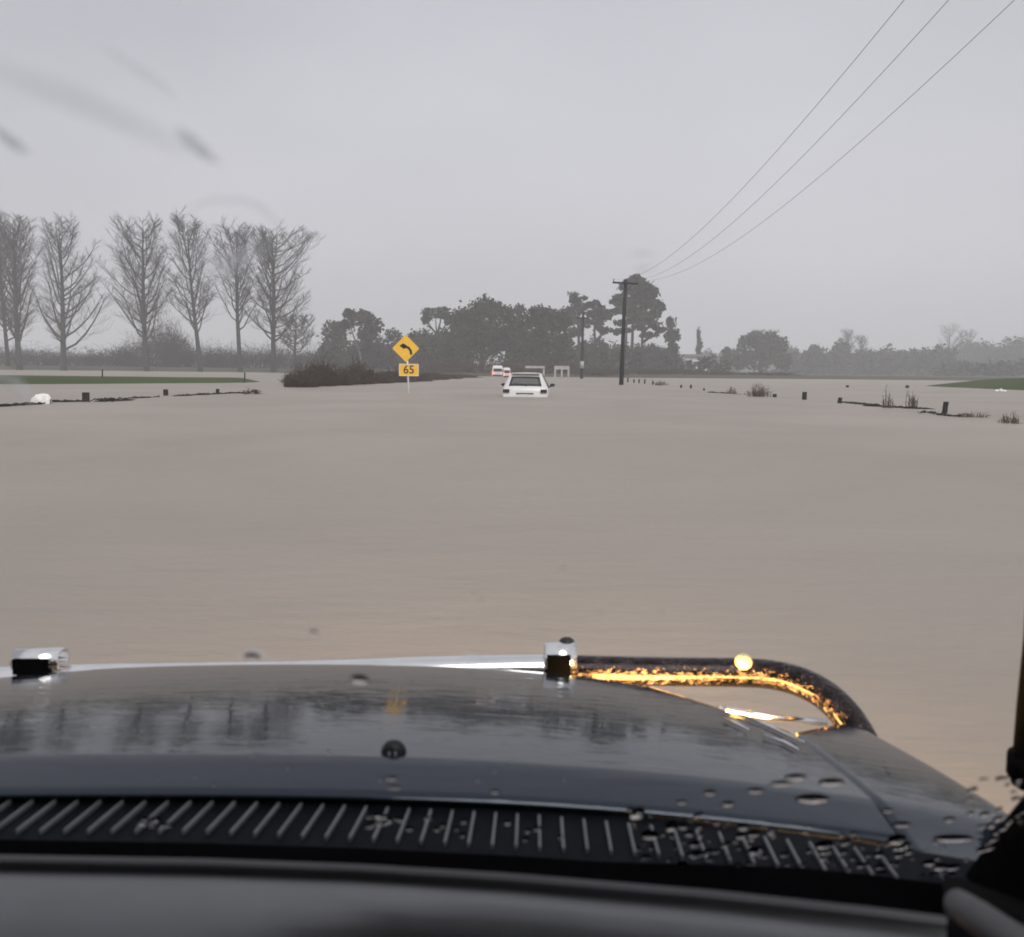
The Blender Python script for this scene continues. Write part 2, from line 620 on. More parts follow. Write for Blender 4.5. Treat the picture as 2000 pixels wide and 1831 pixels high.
def scrub_bush(name, pos, wdt, hgt, label, group, seed, n=70, leaf=60, mt='scrub', cat="bush", depth=None, r=0.012):
    rnd = random.Random(seed)
    root = empty(name, pos, label, cat, group)
    st, lf = MB(), MB()
    dp = depth or wdt
    for i in range(n):
        a = rnd.uniform(0, 6.283)
        rr = rnd.random() ** 0.6
        p0 = Vector((math.cos(a) * rr * wdt * 0.42, math.sin(a) * rr * dp * 0.42, -0.25))
        h = hgt * (1 - 0.5 * rr * rr) * (rnd.uniform(0.45, 0.9) if rnd.random() < 0.8 else rnd.uniform(0.9, 1.3))
        p2 = p0 + Vector((math.cos(a) * wdt * 0.12 * rnd.random(), math.sin(a) * dp * 0.12 * rnd.random(), h + 0.25))
        p1 = p0.lerp(p2, 0.5) + Vector((rnd.uniform(-0.1, 0.1) * wdt, rnd.uniform(-0.1, 0.1) * wdt, 0))
        st.tube([p0, p1, p2], [r * 1.3, r, r * 0.4], 3, cap=False)
        for _ in range(3):
            q = rnd.uniform(0.3, 0.95)
            b0 = p0.lerp(p2, q)
            st.tube([b0, b0 + Vector((rnd.uniform(-1, 1) * 0.22 * wdt, rnd.uniform(-1, 1) * 0.2 * wdt, rnd.uniform(0.05, 0.3) * hgt))], [r * 0.7, r * 0.3], 3, cap=False)
    st.build("stem", M[mt], root)
    if leaf:
        for i in range(leaf):
            a, rr = rnd.uniform(0, 6.283), rnd.random() ** 0.5
            c = Vector((math.cos(a) * rr * wdt * 0.45, math.sin(a) * rr * dp * 0.45, hgt * rnd.uniform(0.05, 0.8) * (1 - 0.45 * rr * rr)))
            leaf_cloud(lf, c, (wdt * 0.1, dp * 0.1, hgt * 0.1), 9, 0.05 + 0.014 * hgt, rnd, 0.0)
        lf.build("foliage", M['scrub_leaf'], root)
    return root


# six bare poplars on the far left bank
GP = "bare poplars standing in a row on the left bank"
bare_tree("poplar_tree", 38, 716, 150, 410, 4.4, 4.4, "bare poplar with a thick doubled trunk, cut by the left edge of the photo", GP, 3, limbs=32, tr=0.42)
bare_tree("poplar_tree", 127, 716, 148, 414, 4.6, 6.4, "bare poplar with low limbs sweeping up to its right, second from the left", GP, 5, limbs=24, first=0.14, tr=0.4)
bare_tree("poplar_tree", 286, 717, 150, 420, 6.2, 4.8, "bare poplar with a full oval crown standing apart after the gap in the row", GP, 9, limbs=28, first=0.2, tr=0.4)
bare_tree("poplar_tree", 389, 717, 152, 414, 5.4, 3.4, "slim bare poplar just right of the gap-side oval poplar, crown leaning left", GP, 14, limbs=24, first=0.24, lean=-0.05, tr=0.33)
bare_tree("poplar_tree", 468, 718, 151, 425, 4.4, 3.6, "bare poplar with a narrow crown and tall clear trunk, second from the right end", GP, 21, limbs=24, first=0.28, tr=0.33)
bare_tree("poplar_tree", 536, 719, 149, 436, 5.0, 9.0, "bare poplar at the right end of the row with limbs spread wide to the right", GP, 30, limbs=32, first=0.2, tr=0.36)
bare_tree("poplar_tree", 14, 716, 155, 425, 4.0, 4.0, "slender bare poplar half hidden at the left edge behind the thick doubled one", GP, 33, limbs=22, tr=0.3)
bare_tree("small_bare_tree", 578, 722, 146, 612, 3.4, 3.6, "small dark bare tree under the wide right-hand limbs of the last poplar", None, 41, limbs=18, first=0.3, tr=0.2)

# under-storey behind the poplars
GU = "bare shrubs under the poplars"
for i, (px, top, D, wd) in enumerate(((-10, 668, 170, 13), (70, 672, 168, 13), (150, 684, 172, 12), (215, 676, 166, 11), (262, 655, 170, 9), (318, 606, 176, 9), (348, 640, 165, 7), (400, 668, 172, 10), (440, 672, 166, 9), (505, 670, 168, 10), (555, 668, 172, 9), (612, 676, 160, 8))):
    b = W(px, 715, D)
    h = W(px, top, D).z - ground_z(b.x, b.y)
    scrub_bush("bare_shrub", (b.x, b.y, ground_z(b.x, b.y)), wd, h,
               "one of the grey leafless shrubs growing behind the row of bare poplars", GU, 100 + i, n=170, leaf=190, mt='twig', r=0.03)

# evergreens beyond the flood, centre
GE = "evergreen trees beyond the flooded road"
leafy_tree("shelter_tree", 160, 655, [(655, 668, 34, 36), (640, 690, 24, 28), (668, 640, 22, 14)], "rounded grey-green tree at the left end of the evergreen group", GE, 'leaf_grey', seed=51)
leafy_tree("leaning_tree", 158, 712, [(700, 622, 28, 17), (725, 636, 22, 20), (684, 612, 12, 9), (715, 655, 20, 16)],
           "umbrella crowned tree with a pale trunk leaning left above the yellow sign's left side", GE, 'leaf_grey',
           trunks=[[(712, 735), (702, 690), (690, 655), (680, 622)], [(700, 685), (715, 655), (722, 630)]], seed=52, bark='bark_pale', tr=0.26)
leafy_tree("shelter_tree", 165, 770, [(765, 672, 34, 30), (720, 690, 34, 30), (745, 706, 30, 22)], "low dark rounded tree directly behind the yellow sign", GE, 'leaf_dark', seed=53)
leafy_tree("umbrella_tree", 168, 853, [(852, 612, 28, 11), (832, 624, 10, 8), (874, 622, 10, 8)],
           "small umbrella crowned tree with sky showing between its bare stems", GE, 'leaf_grey',
           trunks=[[(855, 735), (855, 680), (852, 640), (850, 612)], [(854, 655), (838, 635), (830, 620)], [(854, 660), (868, 640), (876, 622)], [(855, 650), (860, 630), (862, 612)]], seed=54, size=0.3, tr=0.22)
leafy_tree("shelter_tree", 163, 850, [(845, 690, 40, 38), (815, 675, 26, 26), (875, 672, 26, 30)], "dark bushy tree under the umbrella crowned one", GE, 'leaf_dark', seed=55)
leafy_tree("macrocarpa_tree", 155, 940, [(942, 640, 54, 54), (925, 614, 34, 26), (965, 616, 36, 28), (900, 640, 22, 36), (920, 680, 46, 44), (975, 680, 40, 46)],
           "largest dark dome shaped evergreen in the middle of the tree group", GE, 'leaf_dark', seed=56, tr=0.45)
leafy_tree("macrocarpa_tree", 160, 1006, [(1006, 622, 24, 24), (1010, 668, 30, 40)], "narrow dark evergreen squeezed between the two big domes", GE, 'leaf_dark', seed=57)
leafy_tree("macrocarpa_tree", 153, 1066, [(1066, 640, 50, 42), (1046, 620, 28, 22), (1086, 624, 28, 24), (1040, 690, 36, 40), (1090, 690, 34, 40)],
           "second big dark dome shaped evergreen right above the sunken hatchback", GE, 'leaf_dark', seed=58, tr=0.45)
for i, (px, top, D, hw) in enumerate(((650, 676, 172, 34), (700, 672, 176, 40), (742, 664, 178, 36), (800, 652, 176, 36), (830, 640, 180, 30), (888, 640, 176, 34), (1030, 640, 172, 34), (1110, 664, 180, 36), (1150, 668, 184, 34), (1230, 676, 186, 44), (1290, 684, 192, 40))):
    cy, hh = (top + 742) / 2, (742 - top) / 2
    leafy_tree("shelter_tree", D, px, [(px, cy, hw, hh), (px - hw * 0.6, cy + hh * 0.3, hw * 0.6, hh * 0.7), (px + hw * 0.6, cy + hh * 0.25, hw * 0.6, hh * 0.75)],
               "one of the dark filler trees closing the gaps low in the evergreen belt", "low trees filling the evergreen belt", 'leaf_grey' if i % 2 else 'leaf_dark', seed=400 + i)
# pines
leafy_tree("pine_tree", 178, 1128, [(1128, 584, 16, 14), (1124, 606, 24, 14), (1130, 630, 26, 12), (1118, 650, 20, 10)],
           "pine with a pointed layered crown behind the second utility pole", GE, 'leaf_pine',
           trunks=[[(1132, 738), (1131, 680), (1129, 630), (1128, 582)]], seed=60, size=0.36, hollow=0.1, tr=0.4)
leafy_tree("pine_tree", 176, 1162, [(1160, 594, 14, 9), (1172, 608, 16, 10), (1168, 630, 16, 9), (1164, 612, 18, 12), (1186, 618, 10, 7), (1180, 645, 16, 7)],
           "ragged pine with open side branches between the two utility poles", GE, 'leaf_pine',
           trunks=[[(1164, 738), (1163, 690), (1161, 640), (1160, 592)], [(1162, 640), (1172, 622), (1176, 606)], [(1163, 670), (1178, 650), (1190, 642)]], seed=61, size=0.34, hollow=0.1, tr=0.36)
leafy_tree("pine_tree", 172, 1236, [(1238, 549, 18, 10), (1246, 566, 32, 14), (1226, 582, 26, 12), (1252, 592, 36, 14), (1206, 590, 12, 6), (1276, 592, 22, 8), (1214, 608, 18, 7), (1240, 612, 26, 10), (1270, 614, 20, 7), (1236, 596, 30, 14), (1262, 578, 26, 12), (1254, 556, 20, 10), (1248, 626, 22, 8), (1290, 600, 10, 5), (1272, 570, 16, 8)],
           "tallest pine with a broad layered crown rising behind the near utility pole", GE, 'leaf_pine',
           trunks=[[(1233, 738), (1234, 690), (1236, 630), (1238, 550)], [(1235, 610), (1215, 600), (1204, 590)], [(1236, 625), (1256, 608), (1280, 594)]], seed=62, size=0.38, hollow=0.1, tr=0.42)
leafy_tree("pine_tree", 170, 1254, [(1262, 628, 20, 7), (1284, 604, 16, 6), (1268, 616, 22, 9), (1278, 634, 16, 6), (1248, 640, 14, 6), (1270, 655, 18, 6), (1288, 644, 12, 5)],
           "slim pine with thin tiers of branches close right of the tallest pine", GE, 'leaf_pine',
           trunks=[[(1254, 738), (1254, 680), (1255, 620), (1258, 585)], [(1255, 650), (1270, 636), (1284, 630)], [(1254, 670), (1268, 660), (1280, 655)]], seed=63, size=0.32, hollow=0.1, tr=0.34)
leafy_tree("pine_tree", 174, 1220, [(1212, 630, 14, 6), (1222, 646, 14, 5), (1205, 648, 12, 5)],
           "thin pine trunk with few low branches just right of the near utility pole", GE, 'leaf_pine',
           trunks=[[(1222, 738), (1222, 690), (1224, 640), (1226, 590)]], seed=64, size=0.32, hollow=0.1, tr=0.3)
leafy_tree("cypress_tree", 185, 1312, [(1312, 634, 12, 16), (1311, 660, 14, 22), (1312, 692, 15, 26)], "dark columnar cypress with a flat top right of the pines", GE, 'leaf_dark', seed=65, tr=0.3)
leafy_tree("cypress_tree", 240, 1366, [(1365, 652, 4, 14), (1366, 676, 7, 18), (1367, 704, 9, 18)], "thin pointed conifer standing above the white farm buildings", GE, 'leaf_grey', seed=66, tr=0.2, size=0.3)
leafy_tree("shelter_tree", 172, 1190, [(1180, 694, 40, 34), (1215, 700, 34, 28), (1150, 700, 26, 30)], "broad low evergreen filling the gap under the pines", GE, 'leaf_grey', seed=67)
leafy_tree("shelter_tree", 190, 1270, [(1265, 700, 42, 28), (1300, 704, 34, 24)], "grey rounded tree under the pines, left of the farm buildings", GE, 'leaf_grey', seed=68)
leafy_tree("shelter_tree", 188, 1350, [(1300, 722, 34, 14), (1345, 722, 40, 15), (1395, 716, 28, 20), (1270, 720, 24, 16)], "low grey hedge-like tree in front of the farm buildings' base", GE, 'leaf_grey', seed=69, size=0.4)

# faded trees to the right
GR = "rain-faded trees on the right"
leafy_tree("round_tree", 245, 1486, [(1488, 690, 44, 30), (1470, 670, 28, 20), (1508, 672, 26, 20), (1450, 706, 26, 20), (1425, 700, 14, 22), (1525, 700, 18, 22)],
           "big rounded tree with twiggy top standing alone in the faded right distance", GR, 'leaf_dark', seed=71, size=0.5, tr=0.45)
bare_tree("bare_tree", 1484, 735, 246, 642, 4.6, 5.2, "bare upright twigs of a tree poking out of the big rounded tree", GR, 72, limbs=22, first=0.3, tr=0.3)
leafy_tree("round_bush", 300, 1737, [(1737, 718, 16, 14), (1733, 712, 12, 11)], "small dark round tree standing apart low in the right distance", GR, 'leaf_dark', seed=73, size=0.5)
for i, (px, top, D, wl, wr, lab) in enumerate((
        (1652, 640, 330, 3.6, 3.6, "tall narrow faded bare tree, left one of a close pair right of the rounded tree"),
        (1680, 652, 340, 4.0, 4.0, "faded bare tree right of the tall narrow one in the close pair"),
        (1850, 628, 390, 6.5, 6.5, "tallest very faint bare tree above the left end of the far right wood"),
        (1884, 640, 400, 6.0, 6.0, "faint bare tree leaning against the left flank of the far right wood"))):
    bare_tree("bare_tree", px, 735, D, top, wl, wr, lab, GR, 200 + i, limbs=26, first=0.06, tr=0.34, twigs=6)
GB = "low grey trees along the right horizon"
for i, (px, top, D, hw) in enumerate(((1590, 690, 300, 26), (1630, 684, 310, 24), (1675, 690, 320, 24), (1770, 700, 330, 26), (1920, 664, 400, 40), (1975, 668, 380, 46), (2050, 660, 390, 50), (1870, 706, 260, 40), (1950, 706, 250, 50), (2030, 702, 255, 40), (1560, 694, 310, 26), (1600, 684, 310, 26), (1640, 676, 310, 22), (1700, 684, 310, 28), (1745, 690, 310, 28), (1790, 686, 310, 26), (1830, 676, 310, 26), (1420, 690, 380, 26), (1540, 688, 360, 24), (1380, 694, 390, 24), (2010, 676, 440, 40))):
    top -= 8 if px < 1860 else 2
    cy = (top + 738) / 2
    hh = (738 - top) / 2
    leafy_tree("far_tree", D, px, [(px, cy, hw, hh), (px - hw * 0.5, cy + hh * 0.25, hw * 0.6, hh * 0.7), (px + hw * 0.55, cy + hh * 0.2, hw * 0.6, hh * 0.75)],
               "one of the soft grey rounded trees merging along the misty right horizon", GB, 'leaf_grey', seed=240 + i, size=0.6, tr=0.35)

# the far woods that close the horizon
rnd = random.Random(5)
fw = MB()
for i in range(420):
    x = rnd.uniform(-480, 560)
    y = rnd.uniform(500, 640)
    if -60 < x < 40 and rnd.random() < 0.3:
        continue
    hgt = rnd.uniform(5, 11)
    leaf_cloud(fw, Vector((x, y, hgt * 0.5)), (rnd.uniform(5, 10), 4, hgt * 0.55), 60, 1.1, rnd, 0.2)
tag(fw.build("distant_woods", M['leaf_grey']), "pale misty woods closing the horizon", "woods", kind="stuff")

# low scrub on the shore behind the cars and at the water's far edge
GS = "brown scrub along the far shore"
for i, (px, D, top, wd) in enumerate(((900, 128, 700, 7), (945, 126, 694, 7), (985, 128, 704, 6), (1020, 126, 700, 6), (1062, 127, 694, 6), (1105, 127, 702, 6), (1150, 124, 714, 6), (1190, 124, 716, 6), (1250, 130, 716, 8), (860, 126, 706, 7), (1310, 134, 716, 8), (1400, 136, 722, 9), (1500, 138, 724, 9))):
    b = W(px, 725, D)
    zb = ground_z(b.x, b.y)
    scrub_bush("shore_scrub", (b.x, b.y, zb), wd, W(px, top, D).z - zb, "one of the low brown scrubby bushes along the far edge of the flood", GS, 300 + i, n=90, leaf=110, r=0.022)

# dark scrub along the left edge of the flooded road
GL = "dark brown scrub along the left edge of the flooded road"
pts = [(604, 757, 710), (640, 755, 706), (676, 753, 708), (712, 751, 708), (748, 749, 716), (784, 747, 722), (820, 745, 725), (852, 742, 727), (880, 740, 729), (904, 738, 731)]
for i, (px, py, top) in enumerate(pts):
    b = WG(px, py)
    D = b.y
    top += (6, -4, 9, 0, 8, -3, 4, 0, 2, 0)[i]
    scrub_bush("roadside_scrub", (b.x - 0.5, b.y + 0.5, 0), 46 * D / FPX * 1.55, W(px, top, D).z, "one of the dark brown thorny bushes massed along the flooded road behind the yellow sign", GL, 330 + i, n=230, leaf=45, depth=2.4 + i * 0.8, r=0.014 + 0.002 * i)
# half drowned plants
b = WG(492, 770)
scrub_bush("drowned_bush", (b.x, b.y, 0), 0.75, 0.22, "small flat twiggy bush barely above water left of the road scrub", None, 360, n=40, leaf=6, r=0.007)
for i, (px, py, wd, h, n, lab) in enumerate((
        (1428, 769, 22, 15, 26, "small brown reed tuft left of the larger reed clump on the right fence line"),
        (1482, 775, 48, 24, 70, "wide brown reed clump standing in water on the right fence line"),
        (1733, 797, 24, 34, 22, "thin drowned twigs, left of the pair of twiggy stems between fence posts"),
        (1779, 798, 22, 42, 24, "taller drowned twigs, right of the pair of twiggy stems between fence posts"),
        (1900, 815, 56, 12, 60, "low row of grass tips right of the black fence post at the right"),
        (1974, 827, 44, 20, 40, "grass tips and bent twigs at the right edge of the photo"),
        (1290, 753, 30, 10, 40, "low dark tuft among the small fence posts right of the near utility pole"))):
    b = WG(px, py)
    s = b.y / FPX
    scrub_bush("drowned_plant", (b.x, b.y, 0), wd * s, h * s, lab, None, 370 + i, n=n, leaf=0, mt='reed' if i != 6 else 'scrub', cat="plant", depth=0.6, r=0.0065 + 0.00012 * b.y)

# ------------------------------------------------------------------ fence posts, stakes, debris
GF = "half drowned fence posts"


def post(px, py, hpx, wpx, label, square=False, name="fence_post", group=GF, m='wet_wood'):
    b = WG(px, py)
    s = b.y / FPX
    mb = MB()
    h, r = hpx * s, wpx * s / 2
    if square:
        mb.box((0, 0, h / 2 - 0.3), (2 * r, 2 * r, h + 0.6), rz=0.2)
    else:
        mb.tube([(0, 0, -0.6), (0, 0, h * 0.5), (0.01, 0, h * 0.97), (0.01, 0, h)], [r, r, r * 0.97, r * 0.8], 9)
    o = mb.build(name, M[m])
    o.location = (b.x, b.y, 0)
    o.rotation_euler = (random.uniform(-0.04, 0.04), random.uniform(-0.05, 0.05), 0)
    return tag(o, label, "post", group)


post(168, 784, 17, 11, "thick black post end in the water right of the white sack", True)
post(324, 773, 12, 8, "small black post end between the thick left post and the drowned bush", True)
post(219, 785, 8, 6, "stubby post tip in the debris right of the thick black left post")
post(425, 768, 8, 7, "stubby post tip on the debris line left of the drowned bush")
post(1845, 808, 23, 10, "thick black post standing alone nearest the right edge of the photo")
post(1571, 781, 15, 9, "black post between the wide reed clump and the drowned twigs")
post(1640, 788, 11, 8, "short black post left of the long debris strip on the right")
post(1513, 776, 6, 8, "very short post stub just right of the wide reed clump")
post(1349, 759, 7, 4, "small dark post right of the low dark tuft, right of another")
post(1330, 758, 6, 4, "small dark post directly right of the low dark tuft")
post(1375, 763, 4, 4, "tiny post stub farther right of the low dark tuft")
post(1655, 757, 4, 6, "tiny dark post far out on the right water above the short black post")
post(1772, 758, 5, 7, "tiny dark post tip in the water above the taller drowned twigs")
for px, py, h in ((1226, 747, 9), (1238, 748, 7), (1248, 749, 8), (1259, 750, 9), (1275, 752, 8)):
    post(px, py, h, 3.2, "one of the little dark fence posts in a row right of the near utility pole", group="little fence posts right of the near utility pole")
post(200, 749, 27, 2.6, "thin dark stake standing on the grassy strip at the left", name="marker_stake", group="thin stakes on the left")
post(478, 748, 20, 2.6, "thin dark stake at the right end of the grassy left strip", name="marker_stake", group="thin stakes on the left")


def debris(px0, py0, px1, py1, n, label, seed, thick=0.05):
    rnd = random.Random(seed)
    a, b = WG(px0, py0), WG(px1, py1)
    mb = MB()
    for i in range(int(n * 0.55)):
        c = a.lerp(b, (math.floor(rnd.random() * 8) + rnd.random() ** 2.0 * 0.62 + 0.1) / 8) + Vector((rnd.gauss(0, 0.08), rnd.gauss(0, 0.12), 0))
        an = rnd.gauss(math.atan2(b.y - a.y, b.x - a.x), 0.35)
        l = rnd.uniform(0.08, 0.3)
        d = Vector((math.cos(an), math.sin(an), rnd.uniform(-0.08, 0.12))) * l
        mb.tube([c - d, c + Vector((0, 0, rnd.uniform(0, thick))), c + d], [0.006, 0.02, 0.005], 4, cap=False)
    return tag(mb.build("floating_debris", M['wet_wood']), label, "debris", kind="stuff")


debris(-60, 798, 92, 789, 150, "strip of dark flood debris in front of the white sack", 1)
debris(100, 786, 160, 785, 50, "short debris strip between the white sack and the thick black post", 2)
debris(190, 785, 245, 783, 90, "dark debris clump around a post stub at the left", 3, 0.09)
debris(250, 779, 310, 776, 40, "thin debris line left of the small black post end", 7)
debris(345, 774, 470, 768, 150, "long debris line leading to the drowned bush at the left", 4)
debris(1648, 787, 1705, 792, 110, "long debris strip right of the short black post", 5)
debris(1705, 794, 1800, 799, 110, "debris line around the foot of the drowned twigs", 6)
debris(1808, 806, 1862, 815, 50, "sparse debris below the thick black post at the right", 8)
debris(1385, 767, 1450, 771, 50, "thin debris line through the small reed tuft", 9)

# white sack at the left
b = WG(80, 789)
s = b.y / FPX
mb = MB()
rnd = random.Random(4)
rows = []
for i in range(7):
    th = math.pi / 2 * i / 6
    rr = math.cos(th) ** 0.8
    rows.append([Vector((math.cos(k * 0.5236) * 20 * s * rr * (1 + 0.12 * math.sin(3 * k + i)) + 4 * s * math.sin(th), math.sin(k * 0.5236) * 13 * s * rr * (1 + 0.1 * math.cos(2 * k)), 19.5 * s * math.sin(th) ** 0.6 * (1 + 0.12 * math.sin(2.2 * k + 1.3 * i)) - 0.02)) for k in range(13)])
mb.grid(rows)
o = mb.build("white_sack", M['plastic_white'])
o.location = b
tag(o, "crumpled white sack stranded in the water at the left edge", "sack")
# white markers on the right rise
b = W(1955, 762, 49)
mb = MB()
for dx, hh in ((-0.22, 0.14), (0.0, 0.19), (0.2, 0.12)):
    mb.ball((dx, 0, hh * 0.4), (Vector((0.12, 0, 0)), Vector((0, 0.1, 0)), Vector((0, 0, hh * 0.6))), 9, 6, 0.15)
o = mb.build("white_lump", M['plastic_white'], smooth=True)
o.location = (b.x, b.y, max(0.0, ground_z(b.x, b.y)))
tag(o, "small white lumpy bundle at the foot of the grassy rise on the right", "bundle")

# ------------------------------------------------------------------ road sign
D = 33.4
base = WG(800, 770)
D = base.y
s = D / FPX
sg = empty("curve_warning_sign", (base.x, base.y, 0), "yellow diamond bend sign with 65 plate on a white post in the flood", "road sign")
zc = lambda py: W(795, py, D).z
xo = lambda px: W(px, 700, D).x - base.x
mb = MB()
mb.tube([(0, 0, -0.7), (xo(794), 0, zc(668))], [0.033, 0.033], 10)
mb.build("post", M['white_paint'], sg, smooth=True)


def rounded(poly, r, n=4):
    out = []
    k = len(poly)
    for i in range(k):
        p0, p1, p2 = Vector(poly[i - 1]), Vector(poly[i]), Vector(poly[(i + 1) % k])
        a = p1 + (p0 - p1).normalized() * r
        c = p1 + (p2 - p1).normalized() * r
        for j in range(n + 1):
            t_ = j / n
            out.append(tuple((1 - t_) ** 2 * a + 2 * t_ * (1 - t_) * p1 + t_ * t_ * c))
    return out


def plate(poly, y0, y1, name, m, parent):
    mb = MB()
    n = len(poly)
    mb.v = [(x, y0, z) for x, z in poly] + [(x, y1, z) for x, z in poly]
    mb.face(list(range(n)))
    mb.face(list(range(n, 2 * n))[::-1])
    for i in range(n):
        j = (i + 1) % n
        mb.face((i, n + i, n + j, j))
    o = mb.build(name, m, parent)
    return fix_normals(o)


cx_, cz_ = xo(793), zc(681)
hd = 26.5 * s
dia = plate(rounded([(cx_ - hd, cz_), (cx_, cz_ - hd), (cx_ + hd, cz_), (cx_, cz_ + hd)], 0.05), -0.05, -0.045, "diamond_plate", M['yellow'], sg)
ar = []
# bent arrow: shaft rising and curving to the left
P = lambda px, py: (xo(px), zc(py))
cent = [(803.5, 693), (802.6, 686), (799, 680.5), (793.5, 677.5), (788, 676.4)]
hw = 2.4
left, right = [], []
for i, (x, y) in enumerate(cent):
    x0, y0 = cent[max(0, i - 1)]
    x1, y1 = cent[min(len(cent) - 1, i + 1)]
    dx, dy = x1 - x0, y1 - y0
    l = math.hypot(dx, dy)
    left.append((x - dy / l * hw, y + dx / l * hw))
    right.append((x + dy / l * hw, y - dx / l * hw))
head = [(788.4, 681.6), (780.5, 676.0), (788.0, 671.0)]
poly = [P(*q) for q in left] + [P(*q) for q in head] + [P(*q) for q in right[::-1]]
plate(poly, -0.056, -0.052, "arrow", M['sign_black'], dia)
sp = plate(rounded([P(779.5, 711), P(779.5, 735), P(818, 735), P(818, 711)], 0.04), -0.05, -0.045, "speed_plate", M['yellow'], sg)
# thin pale border on the speed plate
bd = MB()
x0, z0 = P(780.5, 712)
x1, z1 = P(817, 734)
for (a, b_) in (((x0, z0), (x1, z0)), ((x1, z0), (x1, z1)), ((x1, z1), (x0, z1)), ((x0, z1), (x0, z0))):
    c = ((a[0] + b_[0]) / 2, -0.053, (a[1] + b_[1]) / 2)
    bd.box(c, (abs(a[0] - b_[0]) + 0.03, 0.004, abs(a[1] - b_[1]) + 0.03) if a[1] == b_[1] else (0.03, 0.0036, abs(a[1] - b_[1]) - 0.03))
bd.build("border", mat("sign_border", (0.9, 0.72, 0.5), 0.5, var=0.05), sp)
tx = bpy.data.curves.new("numeral", 'FONT')
tx.body = "65"
tx.align_x = 'CENTER'
tx.align_y = 'CENTER'
tx.size = 22 * s
tx.offset = 0.004
tx.extrude = 0.002
tx.materials.append(M['sign_black'])
tmp = bpy.data.objects.new("numeral_outline", tx)
me_ = bpy.data.meshes.new_from_object(tmp)
bpy.data.objects.remove(tmp)
to = bpy.data.objects.new("numeral", me_)
COL.objects.link(to)
to.parent = sp
to.rotation_euler = (R(90), 0, 0)
c = P(798.7, 723)
to.location = (c[0], -0.054, c[1])

# ------------------------------------------------------------------ utility poles and wires
GPOLE = "wooden utility poles on the right"


def utility_pole(px0, py0, px1, py1, arm_py, ax0, ax1, rbot, label, ins=True, band=None, tilt=0.0):
    b = WG(px0, py0)
    D = b.y
    root = empty("utility_pole", (b.x, b.y, 0), label, "utility pole", GPOLE)
    top = W(px1, py1, D) - b
    mb = MB()
    mb.tube([(0, 0, -0.7), top * 0.5, top], [rbot, rbot * 0.85, rbot * 0.68], 10)
    mb.build("pole", M['pole_wood'], root, smooth=True)
    a, c = W(ax0, arm_py + tilt, D) - b, W(ax1, arm_py, D) - b
    mid = (a + c) / 2
    mb = MB()
    mb.box((mid.x, -0.16, mid.z), ((c - a).length, 0.1, 0.12), ry=-math.atan2(c.z - a.z, c.x - a.x))
    arm = mb.build("crossarm", M['pole_wood'], root)
    pins = []
    if ins:
        for q in (0.04, 0.56, 0.95):
            p_ = a.lerp(c, q)
            p_.y = -0.16
            i_ = MB()
            i_.tube([p_ + Vector((0, 0, 0.05)), p_ + Vector((0, 0, 0.13)), p_ + Vector((0, 0, 0.14)), p_ + Vector((0, 0, 0.2)), p_ + Vector((0, 0, 0.24))], [0.018, 0.02, 0.055, 0.05, 0.03], 8)
            i_.build("insulator", M['porcelain'], arm, smooth=True)
            pins.append(b + p_ + Vector((0, 0, 0.24)))
        st = MB()
        for sgn in (-1, 1):
            pc = a.lerp(c, 0.5 + sgn * 0.3)
            ptop = top * ((mid.z - 0.55) / top.z)
            st.tube([Vector((pc.x, -0.225, pc.z)), Vector((ptop.x + sgn * 0.05, -0.18, ptop.z))], 0.014, 5)
        st.build("brace", M['pole_wood'], root)
    if band:
        f0, f1 = [(W(px0, yy, D) - b).z / top.z for yy in band]
        mb = MB()
        mb.tube([top * f0, top * f1], [rbot * 1.12, rbot * 1.1], 12)
        mb.build("white_band", M['grey_white'], root, smooth=True)
    return root, pins


_, PINS = utility_pole(1213, 752, 1222, 546, 555.5, 1196, 1246, 0.165, "near tall black utility pole with a crossarm, standing in the flood", tilt=-3)
utility_pole(1136, 740, 1139, 610, 622, 1126, 1150, 0.19, "farther utility pole with a white band near its foot, in front of the pines", ins=False, band=(720, 706))
GW = "overhead power lines on the right"
ends = [W(1768, 0, 15.7), W(1855, 0, 15.7), W(1984, 0, 15.7)]
labs = ("left-hand wire of the three power lines running to the near pole", "middle wire of the three power lines running to the near pole", "right-hand wire of the three power lines running to the near pole")
mids = [W(1540, 255, 26), W(1600, 270, 26), W(1690, 270, 26)]
for i in range(3):
    p0, p1 = PINS[i], ends[i]
    mb = MB()
    dirv = (p1 - p0)
    pe = p0 + dirv * (1 + 20.0 / 43.0)           # carried on past the camera towards the next pole
    pts = []
    for k in range(41):
        q = k / 40
        p_ = p0.lerp(pe, q)
        # catenary sag, zero at the pole and where the sight line was taken
        y = p_.y
        p_.z += -2.9 * 4 * q * (0.68 - q) if q < 0.72 else 0.334 + 6.0 * (q - 0.72)
        pts.append(p_)
    mb.tube(pts, 0.0062, 5)
    tag(mb.build("power_line", M['wire'], smooth=True), labs[i], "power line", GW)

# ------------------------------------------------------------------ sight rails beyond the hatchback
GRAIL = "white roadside rails at the bend"


